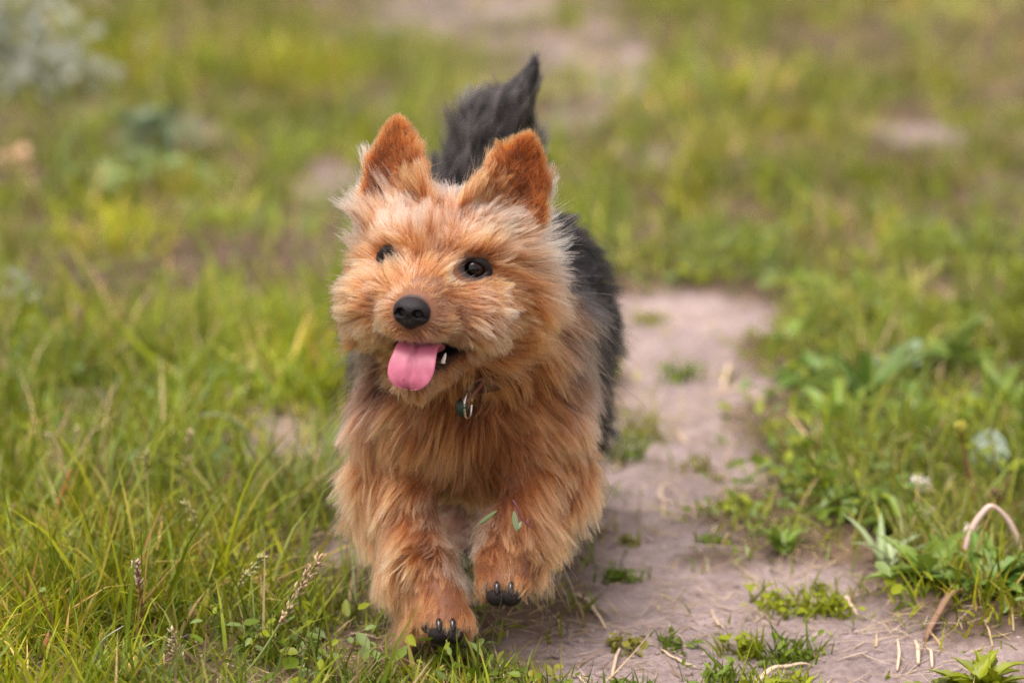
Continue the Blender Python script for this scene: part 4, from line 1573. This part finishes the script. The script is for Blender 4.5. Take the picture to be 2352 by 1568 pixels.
straw([(1520, 1448), (1560, 1460), (1600, 1468)], 'pale root fibre across the middle of the near path', .0015)
straw([(1660, 878), (1676, 850), (1694, 824)], 'white stalk leaning at the far right of the path', .0026, arch=.008)
straw([(1640, 888), (1690, 890), (1750, 912)], 'flat dry stalk below the leaning white one', .0022)
straw([(1552, 966), (1568, 985), (1582, 996)], 'short bleached stalk in the far middle of the path', .0022)
straw([(1402, 1066), (1425, 1050), (1440, 1040)], 'bleached stalk behind the dog elbow on the path', .0020)
straw([(2062, 1490), (2066, 1470), (2060, 1446)], 'white root stub standing left in the lower right dirt', .0013, arch=.003)
straw([(2110, 1492), (2108, 1470), (2100, 1450)], 'thick white root stub in the middle of the lower right dirt', .0018, arch=.004)
straw([(2142, 1500), (2138, 1480), (2126, 1462)], 'slanting white root stub right in the lower right dirt', .0013, arch=.003)
straw([(1930, 1330), (1945, 1355), (1970, 1375)], 'pale twig lying left of the leafy weed', .0022)

# --- weeds at the right
DG = np.array([.085, .150, .025]); MG = np.array([.150, .230, .030]); GG = np.array([.30, .38, .31])
weed('dandelion', (2150, 1335), 'dark leafy weed with toothed leaves under the arched stalk', 24, .058, .021, MG, 6, .45, (.25, 1.0), group='leafy weeds at the right')
weed('dandelion', (2260, 1370), 'toothed dark weed at the right edge under the arched stalk', 20, .056, .021, DG * 1.4, 6, .45, (.25, 1.0), group='leafy weeds at the right')
weed('lobed_weed', (2255, 1560), 'bright lobed weed in the bottom right corner', 26, .036, .017, LIME * .8, 5, .45, (.2, 1.2), group='leafy weeds at the right')
weed('lobed_weed', (2160, 1562), 'bright weed left of the one in the bottom right corner', 14, .032, .015, LIME * .75, 4, .45, (.1, .7), group='leafy weeds at the right')
weed('leafy_weed', (1990, 925), 'dark green clump on the right bank, level with the dog chest', 16, .080, .016, DG * 1.2, 0, 0, (.5, 1.3), group='leafy weeds at the right')
weed('leafy_weed', (1880, 880), 'dark round-leaved clump at the right edge of the path', 16, .050, .026, DG * 1.3, 0, 0, (.2, 1.0), group='leafy weeds at the right')
weed('leafy_weed', (1830, 800), 'small bright leafy plant by the far end of the path', 12, .035, .020, MG, 0, 0, (.2, 1.0), group='leafy weeds at the right')
weed('leafy_weed', (2040, 1300), 'narrow bluish blades left of the toothed weed', 8, .045, .008, np.array([.30, .38, .20]), 0, 0, (.7, 1.4), group='leafy weeds at the right')
weed('leafy_weed', (2070, 870), 'greyish leafy clump behind the dark green one', 14, .045, .026, np.array([.22, .30, .20]), 0, 0, (.2, 1.0), group='leafy weeds at the right')
weed('leafy_weed', (2300, 960), 'leafy clump at the right edge above the grey leaf', 14, .060, .018, MG, 0, 0, (.4, 1.2), group='leafy weeds at the right')
weed('leafy_weed', (1800, 1250), 'small plant with pointed leaves on the right edge of the path', 12, .034, .009, MG * 1.1, 0, 0, (.4, 1.2), group='leafy weeds at the right')
for i_, (p_, lb_, ln_, wd_, c_) in enumerate((
        ((1930, 990), 'leafy weed in front of the dark green clump on the right bank', .050, .018, MG),
        ((2110, 1010), 'broad leafy weed between the dark clump and the reddish bud stalk', .055, .020, DG * 1.5),
        ((2190, 860), 'leafy weed high on the right bank behind the bud stalk', .060, .018, MG),
        ((1850, 1120), 'low leafy weed on the right bank nearest the hooked stalk', .036, .014, MG * 1.1),
        ((1990, 1180), 'leafy weed left of the large white clover flower', .044, .016, DG * 1.6),
        ((2060, 1220), 'small leafy weed below the large white clover flower', .038, .015, MG))):
    weed('leafy_weed', p_, lb_, 18, ln_, wd_, c_, 0, 0, (.3, 1.2), group='leafy weeds at the right')
base = on(2262, 1120)
r = empty('broad_leaf', base)
tag(r, 'large round grey-green leaf at the right edge', 'leaf')
leaf(base + [0, 0, .004], R(75), .050, .040, 1.0, .5, GG, r, fold=.12, name='blade')
tube('leafstalk', spline([base, base + [0, 0, .006]], 6), .0012, m_stem_green, r, n=6)
base = on(1965, 1085)
r = empty('withered_leaf', base)
tag(r, 'crumpled yellowish withered leaf on the right bank', 'leaf')
leaf(base + [0, 0, .008], R(200), .026, .014, .5, 1.2, (.52, .40, .20), r, 3, .3, name='blade')
tube('leafstalk', spline([base + [0, 0, .001], base + [0, 0, .010]], 6), .0008, m_twig, r, n=6)

# bent hollow stalk: rises, folds over and comes down again
base = on(2213, 1330)
P = spline(np.concatenate([[base], frame_pts([(2213, 1310), (2218, 1262), (2238, 1205), (2262, 1172), (2276, 1162), (2296, 1172), (2318, 1198), (2336, 1235), (2348, 1275), (2352, 1300)], base[1], .01)]), 44)
o = tube('arched_stalk', P, [.0022, .0028, .0025, .0017, .0026, .0022], m_stalk, None, n=10, local=base)
tag(o, 'pale pinkish dry stalk folded over in an arch above the toothed weed', 'stalk')
base = on(2246, 1180)
r = empty('bud_stalk', base)
tag(r, 'thin reddish stalk with a yellow-green bud at the right', 'bud')
P = spline(np.concatenate([[base], frame_pts([(2246, 1170), (2236, 1130), (2222, 1080), (2212, 1020), (2206, 990)], base[1], -.01)[1:]]), 24)
tube('stem', P, [.0018, .0014, .0012], m_stem_brown, r, n=7)
D = nrm(rng.normal(0, 1, (60, 3)) + [0, 0, .6])
V, F, C = spindles(P[-1] + D * [.004, .004, .006], D + [0, 0, 1.0], np.full(60, .0045), np.full(60, .0014), np.array([.36, .34, .05]) * rng.uniform(.7, 1.3, (60, 1)))
mesh_np('bud', V, F, m_petal, r, colors=C)
base = on(2345, 1200)
r = empty('brown_seed_head', base)
tag(r, 'small dark brown spiky seed head above the arched stalk', 'seed head')
P = spline(np.concatenate([[base], frame_pts([(2350, 1185), (2330, 1162), (2305, 1148), (2284, 1138)], base[1], -.01)]), 18)
tube('stem', P, .0016, m_stem_brown, r, n=7)
D = nrm(rng.normal(0, 1, (60, 3)))
V, F, C = spindles(P[-1] + D * .0035, D, np.full(60, .0050), np.full(60, .0010), np.array([.24, .15, .09]) * rng.uniform(.6, 1.3, (60, 1)))
mesh_np('head', V, F, m_seed, r, colors=C)
for a_ in ((2125, 1165, .018, .0095, 'large white clover flower left of the reddish bud stalk'),
           (2203, 1262, .014, .0080, 'white clover flower inside the arch of the pale stalk'),
           (2165, 1205, .012, .0055, 'small ragged white flower between the two clover flowers'),
           (2296, 1345, .010, .0065, 'half-open white flower low at the right under the arch'),
           (2330, 1125, .012, .0060, 'white clover flower at the right edge above the arch')):
    clover_flower(*a_)

# --- sprig caught in the fur of the raised leg
wy = .004
r = empty('leaf_sprig', at(1190, 1185, wy))
tag(r, 'thin purple sprig with pale green leaves caught on the raised foreleg', 'sprig')
tube('stem', spline([at(1178, 1148, SPRIG_Y), at(1188, 1165, SPRIG_Y - .002), at(1198, 1190, SPRIG_Y - .003), at(1216, 1206, SPRIG_Y - .003), at(1222, 1212, SPRIG_Y - .002)], 18), [.0008, .0008, .0005], plain('sprig_stem', (.16, .05, .07), rough=.5), r, n=6)


def sprig_leaf(p0, p1, w, c):
    a, b_ = at(*p0, SPRIG_Y - .003), at(*p1, SPRIG_Y - .006)
    t_ = np.linspace(0, 1, 9)
    ax = b_ - a; s = nrm(np.cross(ax, [0, 1, 0]))
    V = []
    for t in t_:
        ww = w * math.sin(math.pi * (.05 + .93 * t))
        for k in (-1, 0, 1):
            V.append(a + ax * t + s * k * ww + np.array([0, -.0012 * (1 - abs(k)), 0]))
    F = [(i * 3 + j, i * 3 + j + 1, i * 3 + j + 4, i * 3 + j + 3) for i in range(8) for j in range(2)]
    mesh_np('leaf', V, np.array(F), m_leaf, r, colors=np.tile(np.array(c), (len(V), 1)))


sprig_leaf((1180, 1172), (1187, 1222), .0022, (.26, .33, .18))
sprig_leaf((1198, 1196), (1190, 1216), .0014, (.28, .34, .20))
sprig_leaf((1142, 1172), (1098, 1206), .0018, (.20, .28, .12))
